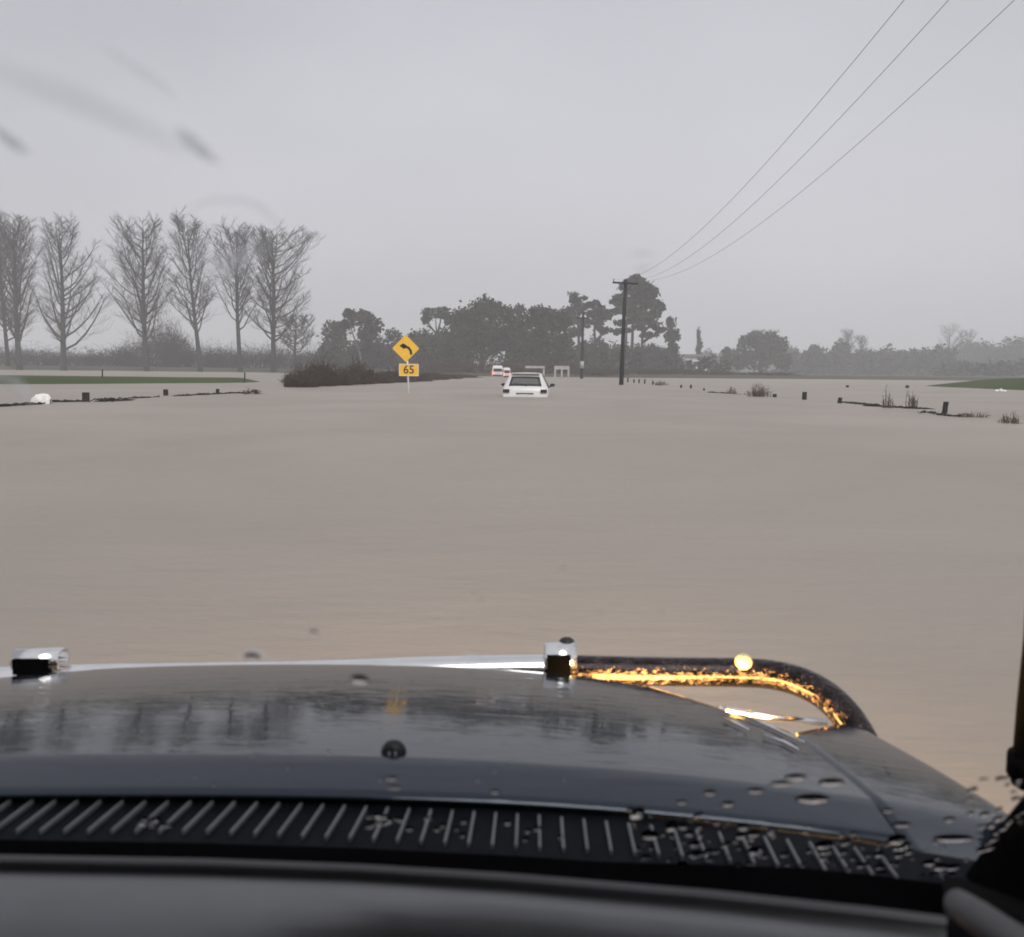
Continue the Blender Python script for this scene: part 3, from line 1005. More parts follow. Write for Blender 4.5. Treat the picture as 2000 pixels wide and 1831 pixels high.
def sight_rail(px0, px1, top, bot, D, posts, label, boards):
    b = W((px0 + px1) / 2, 735, D)
    z0 = min(0.0, ground_z(b.x, b.y))
    root = empty("sight_rail", (b.x, b.y, z0), label, "roadside rail", GRAIL)
    x0, x1 = W(px0, top, D).x - b.x, W(px1, top, D).x - b.x
    zt, zb = W(px0, top, D).z - z0, W(px0, bot, D).z - z0
    bh = (zt - zb) * 0.3
    for k in range(boards):
        mb = MB()
        mb.box(((x0 + x1) / 2, -0.09, zt - bh * (0.5 + 1.25 * k)), (x1 - x0, 0.05, bh))
        mb.build("board", M['grey_white'], root)
    for q in posts:
        mb = MB()
        mb.box((x0 + (x1 - x0) * q, 0, (zt - 0.01) / 2 - 0.3), (0.2, 0.12, zt + 0.58))
        mb.build("post", M['grey_white'], root)


sight_rail(1026, 1064, 715, 730, 100, (0.95,), "white roadside rail half hidden behind the hatchback's roof", 1)
sight_rail(1083, 1112, 715, 738, 98, (0.05, 0.5, 0.95), "white three post roadside rail right of the hatchback", 1)

# ------------------------------------------------------------------ sunken hatchback
hb = WG(1025, 776)
HB = empty("hatchback", (hb.x, hb.y, -0.585), "white hatchback sunk to its tail lamps on the flooded road, seen from behind", "car", rz=R(-4.0))
# stations along the length: y, sill half width, belt half width, belt z, roof half width, roof z
ST = [
    (0.00, 0.72, 0.74, 0.60, 0.70, 0.64),
    (0.03, 0.78, 0.80, 0.72, 0.76, 0.80),
    (0.10, 0.80, 0.81, 0.84, 0.725, 0.93),
    (0.14, 0.80, 0.815, 0.86, 0.715, 0.965),
    (0.40, 0.815, 0.825, 0.90, 0.61, 1.295),
    (0.50, 0.815, 0.825, 0.90, 0.585, 1.395),
    (0.95, 0.82, 0.83, 0.90, 0.575, 1.43),
    (1.06, 0.82, 0.83, 0.90, 0.575, 1.435),
    (1.90, 0.82, 0.83, 0.89, 0.57, 1.43),
    (2.02, 0.82, 0.83, 0.89, 0.57, 1.415),
    (2.20, 0.82, 0.83, 0.885, 0.58, 1.37),
    (2.85, 0.81, 0.82, 0.87, 0.69, 0.955),
    (3.0, 0.80, 0.81, 0.85, 0.70, 0.92),
    (3.55, 0.76, 0.77, 0.74, 0.66, 0.80),
    (3.72, 0.66, 0.67, 0.60, 0.58, 0.66),
]


def ring(st):
    y, ws, wb, zb, wr, zr = st
    half = [(ws * 0.94, 0.22), (ws, 0.42), (wb, zb * 0.8), (wb * 0.99, zb), (wr, zr - 0.035), (wr * 0.82, zr + 0.002), (wr * 0.55, zr + 0.012), (0.0, zr + 0.018)]
    pts = [(-x, y, z) for x, z in half] + [(x, y, z) for x, z in half[::-1][1:]]
    return pts


rings_ = [ring(s_) for s_ in ST]
nr = len(rings_[0])
bm_ = MB()
bm_.v = [p_ for r_ in rings_ for p_ in r_]
gl_rear, gl_front, gl_l, gl_r = MB(), MB(), MB(), MB()
for i in range(len(ST) - 1):
    for j in range(nr - 1):
        idx = (i * nr + j, i * nr + j + 1, (i + 1) * nr + j + 1, (i + 1) * nr + j)
        qv = [bm_.v[k] for k in idx]
        if i == 3 and 4 < j < 9:
            gl_rear.quad(*qv)
        elif i == 10 and 4 <= j <= 9:
            gl_front.quad(*qv)
        elif i in (5, 7, 8) and j == 3 and i != 6:
            gl_l.quad(*qv)
        elif i in (5, 7, 8) and j == 10:
            gl_r.quad(*qv)
        else:
            bm_.face(idx)
bm_.face(list(range(nr)))
bm_.face([(len(ST) - 1) * nr + k for k in range(nr)][::-1])
body = bm_.build("body", M['car_white'], HB, smooth=False)
fix_normals(body)
for pl in body.data.polygons:
    pl.use_smooth = len(pl.vertices) == 4
for gmb, nm in ((gl_rear, "rear_window"), (gl_front, "windscreen"), (gl_l, "side_window"), (gl_r, "side_window")):
    gmb.build(nm, M['misted_glass' if nm == 'rear_window' else 'car_glass'], HB)
# black surround of the rear window, wiper, lamps, plate, mirrors, seats
v = lambda i, j: Vector(rings_[i][j])
su = MB()
A, B_, C_, D_ = v(3, 5), v(3, 9), v(4, 9), v(4, 5)
up = (D_ - A).normalized()
nrm = Vector((0, -0.8, 0.6)) * 0.012
lo_l, lo_r, hi_l, hi_r = v(3, 5) + nrm, v(3, 9) + nrm, v(4, 5) + nrm, v(4, 9) + nrm


def strip(a, b_, c, d):
    su.quad(a, b_, c, d)


e = 0.075
strip(lo_l, lo_r, lo_r + up * e * 1.3 - Vector((0.03, 0, 0)), lo_l + up * e * 1.3 + Vector((0.03, 0, 0)))
strip(hi_l - up * e + Vector((0.03, 0, 0)), hi_r - up * e - Vector((0.03, 0, 0)), hi_r, hi_l)
strip(lo_l, lo_l + up * e + Vector((0.08, 0, 0)), hi_l - up * e + Vector((0.07, 0, 0)), hi_l)
strip(lo_r, hi_r, hi_r - up * e - Vector((0.07, 0, 0)), lo_r + up * e - Vector((0.08, 0, 0)))
so_ = su.build("window_surround", M['car_black'], HB)
sol = so_.modifiers.new("solid", 'SOLIDIFY')
sol.thickness = 0.012
wpm = MB()
wpm.tube([Vector((0.05, 0.10, 0.985)), Vector((-0.05, 0.16, 1.03)), Vector((-0.42, 0.175, 1.05))], [0.02, 0.014, 0.01], 6)
wpm.build("wiper", M['car_black'], HB)
spm = MB()
spm.box((0, 0.43, 1.415), (1.0, 0.20, 0.03), rx=R(-6))
spm.build("spoiler", M['car_white'], HB)
for sx in (-1, 1):
    l_ = MB()
    l_.box((sx * 0.665, 0.035, 0.80), (0.225, 0.13, 0.115), rz=sx * 0.10)
    l_.build("tail_lamp", M['car_dark_lamp'], HB)
    m_ = MB()
    m_.ball((sx * 0.925, 2.12, 0.985), (Vector((0.10, 0, 0)), Vector((0, 0.05, 0)), Vector((0.0, 0, 0.06))), 10, 7)
    m_.tube([(sx * 0.80, 2.14, 0.91), (sx * 0.88, 2.12, 0.95)], 0.025, 6)
    m_.build("mirror", M['car_black'], HB, smooth=True)
    s_ = MB()
    s_.box((sx * 0.34, 1.65, 0.76), (0.46, 0.16, 0.36), rx=R(-10))
    s_.box((sx * 0.34, 1.59, 1.03), (0.24, 0.10, 0.15), rx=R(-8))
    s_.build("seat", M['seat'], HB)
s_ = MB()
s_.box((0, 0.75, 0.78), (1.2, 0.16, 0.40), rx=R(-12))
s_.build("rear_seat", M['seat'], HB)
pl_ = MB()
pl_.box((-0.02, -0.012, 0.63), (0.36, 0.02, 0.12))
pl_.build("number_plate", M['chrome_far'], HB)
bd_ = MB()
bd_.box((0, -0.015, 0.715), (0.62, 0.03, 0.03))
bd_.build("tailgate_trim", M['seat'], HB)
bp_ = MB()
bp_.box((0, -0.05, 0.52), (1.5, 0.14, 0.2))
bp_.build("bumper", M['car_white'], HB)

# far vehicles


def far_vehicle(name, px, py, wpx, hpx, label, lamp_side, seed):
    b = WG(px, py)
    s = b.y / FPX
    root = empty(name, (b.x, b.y, -0.35), label, "car", "vehicles stopped far along the flooded road", rz=R(4))
    w2, h = wpx * s / 2, hpx * s + 0.35
    st = [(0.0, w2 * 0.94, h * 0.55, w2 * 0.86, h * 0.80), (0.25, w2, h * 0.55, w2 * 0.80, h * 0.97), (1.6, w2, h * 0.55, w2 * 0.8, h), (2.4, w2, h * 0.55, w2 * 0.8, h * 0.97), (3.0, w2, h * 0.52, w2 * 0.85, h * 0.6), (4.1, w2 * 0.93, h * 0.4, w2 * 0.8, h * 0.5)]
    rows = []
    for (y, wb, zb, wr, zr) in st:
        rows.append([(-wb * 0.96, y, 0.15), (-wb, y, zb * 0.8), (-wb * 0.98, y, zb), (-wr, y, zr * 0.96), (-wr * 0.8, y, zr), (wr * 0.8, y, zr), (wr, y, zr * 0.96), (wb * 0.98, y, zb), (wb, y, zb * 0.8), (wb * 0.96, y, 0.15)])
    mb = MB()
    mb.grid(rows)
    mb.face(list(range(10)))
    mb.face([50 + k for k in range(10)][::-1])
    fix_normals(mb.build("body", M['car_white'], root))
    mb = MB()
    mb.quad((-w2 * 0.78, -0.012, h * 0.57), (w2 * 0.78, -0.012, h * 0.57), (w2 * 0.66, 0.0, h * 0.77), (-w2 * 0.66, 0.0, h * 0.77))
    mb.build("rear_window", M['car_black'], root)
    for sx in (-1, 1):
        mb = MB()
        mb.box((sx * w2 * 0.78, -0.02, h * 0.47), (w2 * 0.24, 0.06, h * 0.13))
        mb.build("tail_lamp", M['car_red_lamp'], root)
    mb = MB()
    mb.box((0, -0.03, h * 0.30), (w2 * 1.7, 0.08, h * 0.1))
    mb.build("bumper", M['car_black'], root)
    return root


far_vehicle("parked_van", 972, 737, 23, 23, "white van far along the flooded road, left of the pair beyond the hatchback", 1, 1)
far_vehicle("parked_car", 990, 738, 15, 20, "small white car close against the right side of the far white van", 1, 2)

# ------------------------------------------------------------------ farm buildings
GH = "pale farm buildings among the trees"


def farm_building(px0, px1, eave, base_py, D, ridge, label):
    b = W((px0 + px1) / 2, 735, D)
    zb = ground_z(b.x, b.y)
    root = empty("farm_building", (b.x, b.y, zb), label, "building", GH)
    wd = (px1 - px0) * D / FPX
    ze = W(px0, eave, D).z - zb
    zr = W(px0, ridge, D).z - zb
    mb = MB()
    mb.box((0, 0, ze / 2 - 0.2), (wd, 5.0, ze + 0.4))
    wl_ = mb.build("wall", M['house_wall'], root)
    mb = MB()
    o_ = 0.35
    x0, x1 = -wd / 2 - o_, wd / 2 + o_
    mb.quad((x0, -2.9, ze - 0.05), (x1, -2.9, ze - 0.05), (x1, 0, zr), (x0, 0, zr))
    mb.quad((x0, 2.9, ze - 0.05), (x0, 0, zr), (x1, 0, zr), (x1, 2.9, ze - 0.05))
    ro = mb.build("roof", M['house_roof'], root)
    ro.modifiers.new("solid", 'SOLIDIFY').thickness = 0.12
    for q in (-0.28, 0.08, 0.34):
        mb = MB()
        mb.box((wd * q, -2.52, ze * 0.55), (wd * 0.1 + 0.4, 0.06, ze * 0.3))
        mb.build("window", M['car_black'], root)


farm_building(1282, 1317, 700, 735, 205, 693, "white walled farm building, left of the row below the pines")
farm_building(1335, 1365, 697, 735, 210, 692, "white walled farm building below the thin pointed conifer")
farm_building(1371, 1385, 699, 735, 208, 695, "smallest white shed, right end of the farm buildings")

# ================================================================== the four wheel drive the photo is taken from
# built in its own frame: x right, y forward, z up, origin at the eye; it stands rolled like the camera
UC = -0.345                                      # the vehicle's centre line
BASE = Vector((UC, 0.4, -1.0))
RV = Matrix.Rotation(-ROLL, 3, 'Y')
FW = empty("four_wheel_drive", CAMP + RV @ BASE, "dark wet four wheel drive whose bonnet, bull bar and dashboard fill the foreground", "vehicle")
FW.rotation_euler = (0, -ROLL, 0)
CP_, SP_ = math.cos(PITCH), math.sin(PITCH)


def vray(px, py):
    """sight line in the vehicle's frame, scaled to one metre ahead"""
    x, u = (px - CXP), (CYP - py)
    f = FPX * CP_ + u * SP_
    return Vector((x / f, 1.0, (u * CP_ - FPX * SP_) / f))


def V(px, py, Y):
    return vray(px, py) * Y


def Vz(px, py, z):
    d = vray(px, py)
    return d * (z / d.z)


def vb(mb, name, m, parent=None, smooth=True, fix=False):
    o = mb.build(name, m, parent or FW, smooth=smooth, offset=BASE)
    if fix:
        fix_normals(o)
    return o


# materials
mb_, t, p = nodes_of("wet_bonnet_paint")
p.inputs["Base Color"].default_value = (0.014, 0.018, 0.026, 1)
p.inputs["Roughness"].default_value = 0.03
p.inputs["IOR"].default_value = 1.58
p.inputs["Specular Tint"].default_value = (0.78, 0.87, 1.0, 1)
p.inputs["Coat Weight"].default_value = 0.0
p.inputs["Coat Roughness"].default_value = 0.04
tcn = t.nodes.new("ShaderNodeTexCoord")
mpn = t.nodes.new("ShaderNodeMapping")
mpn.inputs["Scale"].default_value = (0.36, 1.5, 1.0)
t.links.new(tcn.outputs["Object"], mpn.inputs["Vector"])
h = None
for sc_, amp, dist in ((26.0, 1.0, 0.8), (85.0, 0.30, 0.4)):
    nn = t.nodes.new("ShaderNodeTexNoise")
    nn.inputs["Scale"].default_value = sc_
    nn.inputs["Detail"].default_value = 2
    nn.inputs["Distortion"].default_value = dist
    t.links.new(mpn.outputs["Vector"], nn.inputs["Vector"])
    rr_ = t.nodes.new("ShaderNodeMapRange")
    rr_.inputs["From Min"].default_value = 0.45
    rr_.inputs["From Max"].default_value = 0.75
    t.links.new(nn.outputs["Fac"], rr_.inputs["Value"])
    mm = t.nodes.new("ShaderNodeMath")
    mm.operation = 'MULTIPLY_ADD'
    mm.inputs[1].default_value = amp
    t.links.new(rr_.outputs[0], mm.inputs[0])
    if h is None:
        mm.inputs[2].default_value = 0.0
    else:
        t.links.new(h, mm.inputs[2])
    h = mm.outputs[0]
bpn = t.nodes.new("ShaderNodeBump")
bpn.inputs["Distance"].default_value = 0.00022
t.links.new(h, bpn.inputs["Height"])
t.links.new(bpn.outputs["Normal"], p.inputs["Normal"])
t.links.new(bpn.outputs["Normal"], p.inputs["Coat Normal"])
M['bonnet'] = mb_
M['chrome'] = mat("wet_black_chrome", (0.028, 0.020, 0.020), 0.16, metal=1.0, var=0.8, scale=45, bump=0.010, bscale=85.0, detail=3.0, coat=0.3)
M['bar_chrome'] = mat("bull_bar_chrome", (0.86, 0.85, 0.85), 0.16, metal=1.0, var=0.05, scale=20, bump=0.0002, bscale=60.0)
M['cowl'] = mat("cowl_plastic", (0.006, 0.007, 0.010), 0.55, var=0.3, scale=40, spec=0.06)
M['fin'] = mat("louvre_fin", (0.16, 0.165, 0.175), 0.45, var=0.15, scale=40)
M['flat_black'] = mat("matt_black", (0.003, 0.003, 0.0035), 0.9, var=0.2, spec=0.0)
M['dash'] = mat("dash_vinyl", (0.175, 0.178, 0.187), 0.55, var=0.06, scale=30, bump=0.00015, bscale=900.0, spec=0.35)
M['dash_dark'] = mat("dash_dark_vinyl", (0.02, 0.02, 0.022), 0.6, var=0.1, scale=30, spec=0.3)
M['pillar'] = mat("pillar_trim", (0.004, 0.004, 0.0045), 0.8, var=0.3, scale=20, spec=0.03)
M['grey_trim'] = mat("grey_trim", (0.12, 0.12, 0.125), 0.6, var=0.1, scale=20, spec=0.3)
M['snorkel'] = mat("snorkel_plastic", (0.004, 0.0035, 0.004), 0.8, var=0.3, scale=30, spec=0.03)
M['nozzle'] = mat("nozzle_rubber", (0.010, 0.011, 0.014), 0.5, var=0.4, scale=200, spec=0.3, bump=0.0015, bscale=160)
M['lamp'] = mat("lit_amber_lens", (0.9, 0.5, 0.12), 0.2, var=0.1, emit=(1.0, 0.58, 0.17), estr=115.0)
M['ball'] = mat("pale_yellow_ball", (0.62, 0.58, 0.30), 0.35, var=0.04, scale=20)
M['headliner'] = mat("headliner", (0.25, 0.245, 0.24), 0.9, var=0.05)

# bonnet
PROF = [(0.60, -0.377)]


def prof(Y):
    """height of the bonnet's centre line at distance Y ahead"""
    if Y < 0.808:
        return -0.3717 - 0.092 * (0.808 - Y) - 0.9 * max(0.0, 0.75 - Y) ** 1.5
    if Y < 1.036:
        q = Y - 0.808
        return -0.3717 - 0.126 * q - 0.5 * (0.187 - 0.126) / 0.228 * q * q
    q = Y - 1.036
    return -0.40738 - 0.187 * q - 0.5 * (0.225 - 0.187) / 0.324 * q * q


def drop(u):
    return 0.11 * abs(u) ** 2.45


FRONT = [(0, 1.37), (0.3, 1.365), (0.45, 1.342), (0.555, 1.30), (0.60, 1.225), (0.64, 1.15), (0.695, 1.065)]
yr = 0.742
us = [-0.695 + 1.39 * i / 70 for i in range(71)]
qs = [0, 0.02, 0.05, 0.08, 0.1045, 0.112, 0.13] + [0.13 + 0.87 * i / 34 for i in range(1, 35)]
bn = MB()
rows = []
for q in qs:
    r_ = []
    for u in us:
        yf = lerp_table(FRONT, abs(u))
        y = yr + (yf - yr) * q
        # keep the crease at one distance ahead
        yc = yr + (0.808 - yr) * (q / 0.1045) if q <= 0.1045 else 0.808 + (yf - 0.808) * (q - 0.1045) / 0.8955
        r_.append((UC + u, yc, prof(yc) - drop(u)))
    rows.append(r_)
lip = []
for k, (dy, dz) in enumerate(((0.006, -0.003), (0.010, -0.012), (0.010, -0.05), (-0.01, -0.10))):
    lip.append([(x, y + dy, z + dz) for x, y, z in rows[-1]])
rear = []
for k, (dy, dz) in enumerate(((0.000, -0.003), (0.010, -0.010), (0.03, -0.03))):
    rear.append([(x, y + dy, z + dz) for x, y, z in rows[0]])
bn.grid(rear[::-1] + rows + lip)
bonnet = vb(bn, "bonnet", M['bonnet'])

# front wing on the right and on the left
for sgn in (1, -1):
    wg = MB()
    rows = []
    cols = [0.700 + 0.005 * i for i in range(24)] + [0.815 + 0.008 * i for i in range(1, 14)]
    WF = [(0.70, 1.055), (0.76, 1.13), (0.815, 1.20), (0.85, 1.24), (0.92, 1.21)]
    for i in range(31):
        r_ = []
        for u in cols:
            yf = lerp_table(WF, u)
            y = 0.60 + (yf - 0.60) * i / 30
            z = prof(max(y, 0.75)) - drop(u) - 4.4 * max(0.0, u - 0.848) ** 1.5 - (0.006 if u < 0.704 else 0)
            r_.append((UC + sgn * u, y, z))
        rows.append(r_)
    f = [[(x, y + 0.004, z - 0.02) for x, y, z in rows[-1]], [(x, y - 0.01, z - 0.25) for x, y, z in rows[-1]]]
    wg.grid(rows + f)
    # outer flank
    side = [r_[-1] for r_ in rows]
    wg.grid([side, [(x + sgn * 0.012, y, z - 0.15) for x, y, z in side], [(x + sgn * 0.01, y, z - 0.5) for x, y, z in side]])
    vb(wg, "front_wing", M['bonnet'], fix=True)

# lamp glints on the bonnet's edge gutters, put in as thin chrome strips
tm = MB()
for pl in ([(1412, 1403), (1436, 1413), (1460, 1425)], [(1440, 1393), (1500, 1418), (1568, 1450)], [(1490, 1436), (1530, 1449), (1556, 1463)]):
    pts = []
    for x, y in pl:
        d = vray(x, y)
        Y = 1.2
        for _ in range(25):
            u = d.x * Y - UC
            Y = (prof(Y) - drop(u) + 0.004) / d.z
        pts.append(d * Y)
    tm.tube(pts, [0.0012, 0.0022, 0.001], 5)
vb(tm, "edge_glint", M['bar_chrome'], bonnet)

# washer nozzle near the rear of the bonnet
d = vray(767, 1472)
c = d * 0.826
nz = MB()
prof_n = [(0.0045, -0.006), (0.0055, -0.001)]
nz.ball(c + Vector((0, 0, 0.001)), (Vector((0.0127, 0, 0)), Vector((0, 0.010, 0)), Vector((0, 0, 0.0127))), 18, 12)
zb_ = prof(c.y) - drop(c.x - UC)
nz.tube([(c.x, c.y, zb_ - 0.004), (c.x, c.y, zb_ + 0.002), (c.x, c.y, c.z - 0.004)], [0.012, 0.0085, 0.008], 14)
nzo = vb(nz, "washer_nozzle", M['nozzle'], bonnet)
jet = MB()
for dx in (-0.003, 0.003):
    jet.tube([c + Vector((dx, -0.0095, 0.006)), c + Vector((dx, -0.0112, -0.004))], 0.0011, 6)
vb(jet, "jet_slot", M['fin'], bonnet)

# cowl panel with its louvre fins
YC0, YC1 = 0.752, 0.655


def cowl_z(x, y):
    u = x - UC
    return -0.391 + 0.03 * (y - YC1) - 0.75 * drop(u)


cw = MB()
rows = []
for i in range(6):
    rows.append([(UC + u, YC0 + (YC1 - YC0) * i / 5 - 0.10 * max(0, abs(u) - 0.2) ** 2, cowl_z(UC + u, YC0 + (YC1 - YC0) * i / 5)) for u in [-0.8 + 0.05 * k for k in range(33)]])
cw.grid(rows)
cowl = vb(cw, "cowl", M['cowl'])
BOT = [(-120, 1620), (0, 1622), (385, 1622), (600, 1632), (860, 1644), (1047, 1654), (1143, 1658), (1300, 1668), (1500, 1686), (1850, 1722)]
TOP = [(-120, 1563), (60, 1563), (446, 1565), (616, 1570), (875, 1582), (1046, 1591), (1136, 1599), (1300, 1614), (1500, 1634), (1850, 1676)]
DX = [(-120, 84), (25, 76), (300, 62), (574, 43), (860, 16), (1047, -1), (1240, -13), (1545, -28), (1850, -45)]
xb = -110
while xb < 1780:
    xt = xb + lerp_table(DX, xb)

    def on_cowl(px, py, lift):
        d = vray(px, py)
        Y = 0.7
        for _ in range(20):
            Y = (cowl_z(d.x * Y, Y) + lift) / d.z
        return d * Y
    a = on_cowl(xb, lerp_table(BOT, xb), 0.004)
    b = on_cowl(xt, lerp_table(TOP, xt), 0.004)
    fm = MB()
    n_ = (b - a).cross(Vector((0, 0, 1))).normalized() * 0.0009
    lo = Vector((0, 0, -0.007))
    fm.v = [tuple(q) for q in (a - n_, a + n_, b + n_, b - n_, a - n_ + lo, a + n_ + lo, b + n_ + lo, b - n_ + lo)]
    for q in ((0, 1, 2, 3), (4, 7, 6, 5), (0, 4, 5, 1), (1, 5, 6, 2), (2, 6, 7, 3), (3, 7, 4, 0)):
        fm.face(q)
    vb(fm, "louvre_fin", M['fin'], cowl, smooth=False)
    xb += 46.5

# matt black strip filling the gap between cowl and dash
RIM = [(-300, 1668), (0, 1672), (400, 1679), (700, 1690), (1000, 1708), (1400, 1741), (1700, 1773), (1846, 1791)]
sl_ = MB()
rows = []
xsr = [-300 + 50 * k for k in range(0, 44)]
for off, z in ((-70, -0.412), (-45, -0.400), (-20, -0.37), (0, -0.335), (20, -0.330)):
    rows.append([])
    for x in xsr:
        yy = max(lerp_table(RIM, x) if x < 1846 else 1791 + (x - 1846) * 0.13, 0)
        rows[-1].append(tuple(Vz(x, yy + off + 6, z)))
sl_.grid(rows)
vb(sl_, "gap_strip", M['flat_black'])

# dashboard: front rim, groove, top pad rolling down towards the driver
ds = MB()
rows = []
xsd = [-300 + 40 * k for k in range(0, 54)]
xsd = [x for x in xsd if x <= 1846] + [1846]
SECT = [(-1, -0.306), (0, -0.299), (3, -0.2945), (7, -0.293), (12, -0.2945), (17, -0.299), (24, -0.303), (33, -0.303), (40, -0.297), (48, -0.291), (62, -0.2875), (90, -0.2850), (125, -0.2845), (165, -0.286), (215, -0.292), (300, -0.31)]
for off, z in SECT:
    r_ = []
    for x in xsd:
        k = 1.0 + 0.25 * sm(600, 1800, x)
        yy = lerp_table(RIM, x)
        roll = 0.0
        if off > 48:
            e0 = 150 - 85 * sm(350, 1000, x)
            roll = 0.0008 * max(0, off - e0) * sm(300, 800, x)
        r_.append(tuple(Vz(x, yy + off * k, z - roll * 0.35)))
    rows.append(r_)
ds.grid(rows)
dash = vb(ds, "dashboard", M['dash'])
rimt = MB()
rimt.tube([Vz(x, lerp_table(RIM, x) + 7, -0.2945) for x in xsd], 0.0022, 8)
vb(rimt, "dash_rim", M['grey_trim'], dash)

# A pillar trim on the right, with its grey foot
pm = MB()
pp = [(0.392, 0.68, -0.43), (0.388, 0.62, -0.345), (0.378, 0.52, -0.22), (0.368, 0.36, -0.03), (0.350, 0.16, 0.20)]
rows = []
for (x, y, z) in pp:
    rows.append([(x - 0.006, y + 0.02, z), (x - 0.012, y - 0.005, z - 0.01), (x - 0.004, y - 0.03, z - 0.03), (x + 0.05, y - 0.05, z - 0.05), (x + 0.10, y - 0.02, z - 0.03), (x + 0.10, y + 0.02, z), (x - 0.006, y + 0.02, z)])
pm.grid(rows)
vb(pm, "pillar", M['pillar'])
pf = MB()
pf.tube([Vz(1868, 1765, -0.31), Vz(1905, 1790, -0.305), Vz(1950, 1822, -0.305), Vz(2040, 1885, -0.31)], [0.0085, 0.0095, 0.010, 0.012], 12)
vb(pf, "pillar_foot", M['grey_trim'])
dk = MB()
rows = []
for off, z in ((-34, -0.37), (-15, -0.35), (0, -0.335), (60, -0.33), (150, -0.335), (260, -0.35)):
    rows.append([tuple(Vz(x, 1740 + (x - 1846) * 0.35 + off, z)) for x in (1840, 1860, 1890, 1930, 1980, 2060, 2200)])
dk.grid(rows)
vb(dk, "dash_end", M['pillar'])

# cab: roof and back, out of the photo but shading the dashboard
cb = MB()
cb.box((UC, -0.55, 0.28), (1.36, 1.45, 0.05))
cb.box((UC, -1.3, -0.35), (1.36, 0.05, 1.25))
for sgn in (-1, 1):
    cb.box((UC + sgn * 0.695, -0.56, -0.35), (0.03, 1.4, 1.22))
vb(cb, "cab_roof", M['headliner'], smooth=False)

# windscreen
PB = 0.3519


def Vpane(px, py, off=0.0):
    d = vray(px, py)
    Y = (PB + off) / (d.z + 1.125)
    return d * Y


PE2 = Vector((0, -1, 1.125)).normalized()         # up along the pane
PN = Vector((0, 1.125, 1)).normalized()           # outwards
mgl = bpy.data.materials.new("clear_windscreen")
mgl.use_nodes = True
t = mgl.node_tree
t.nodes.remove(t.nodes["Principled BSDF"])
tr = t.nodes.new("ShaderNodeBsdfTransparent")
tr.inputs["Color"].default_value = (0.975, 0.985, 0.985, 1)
t.links.new(tr.outputs[0], t.nodes["Material Output"].inputs["Surface"])
ws = MB()
rows = []
for i in range(9):
    y = 0.66 - 0.50 * i / 8
    z = PB - 1.125 * y
    hw_ = 0.70 - 0.03 * i / 8
    rows.append([(UC + hw_ * (k / 6 - 1), y, z) for k in range(13)])
ws.grid(rows)
pane = vb(ws, "windscreen", mgl)


def film_mat(name, kind, strength, nscale=9.0):
    m, t, p = nodes_of(name)
    t.nodes.remove(p)
    out = t.nodes["Material Output"]
    uv = t.nodes.new("ShaderNodeUVMap")
    sep = t.nodes.new("ShaderNodeSeparateXYZ")
    t.links.new(uv.outputs[0], sep.inputs[0])

    def mth(op, a, b=None, c=None):
        n = t.nodes.new("ShaderNodeMath")
        n.operation = op
        for i, q in enumerate((a, b, c)):
            if q is None:
                continue
            if isinstance(q, (int, float)):
                n.inputs[i].default_value = q
            else:
                t.links.new(q, n.inputs[i])
        return n.outputs[0]
    # soft across the width (v) and at both ends (u)
    v4 = mth('MULTIPLY', mth('MULTIPLY', sep.outputs["Y"], mth('SUBTRACT', 1.0, sep.outputs["Y"])), 4.0)
    u4 = mth('MULTIPLY', mth('MULTIPLY', sep.outputs["X"], mth('SUBTRACT', 1.0, sep.outputs["X"])), 4.0)
    k = mth('MULTIPLY', mth('POWER', v4, 1.3), mth('POWER', u4, 0.8))
    nz_ = t.nodes.new("ShaderNodeTexNoise")
    nz_.inputs["Scale"].default_value = nscale
    t.links.new(uv.outputs[0], nz_.inputs["Vector"])
    k = mth('MULTIPLY', k, mth('MULTIPLY_ADD', nz_.outputs["Fac"], 0.9, 0.5))
    k = mth('MINIMUM', mth('MULTIPLY', k, strength), 0.95)
    tr = t.nodes.new("ShaderNodeBsdfTransparent")
    if kind == 'dark':
        b = t.nodes.new("ShaderNodeBsdfTransparent")
        b.inputs["Color"].default_value = (0.30, 0.31, 0.33, 1)
        bo = b.outputs[0]
    else:
        b = t.nodes.new("ShaderNodeBsdfTranslucent")
        b.inputs["Color"].default_value = (0.8, 0.8, 0.82, 1)
        b2 = t.nodes.new("ShaderNodeBsdfTransparent")
        a_ = t.nodes.new("ShaderNodeMixShader")
        a_.inputs[0].default_value = 0.25
        t.links.new(b.outputs[0], a_.inputs[1])
        t.links.new(b2.outputs[0], a_.inputs[2])
        bo = a_.outputs[0]
    mi = t.nodes.new("ShaderNodeMixShader")
    t.links.new(k, mi.inputs[0])
    t.links.new(tr.outputs[0], mi.inputs[1])
    t.links.new(bo, mi.inputs[2])
    t.links.new(mi.outputs[0], out.inputs["Surface"])
    return m


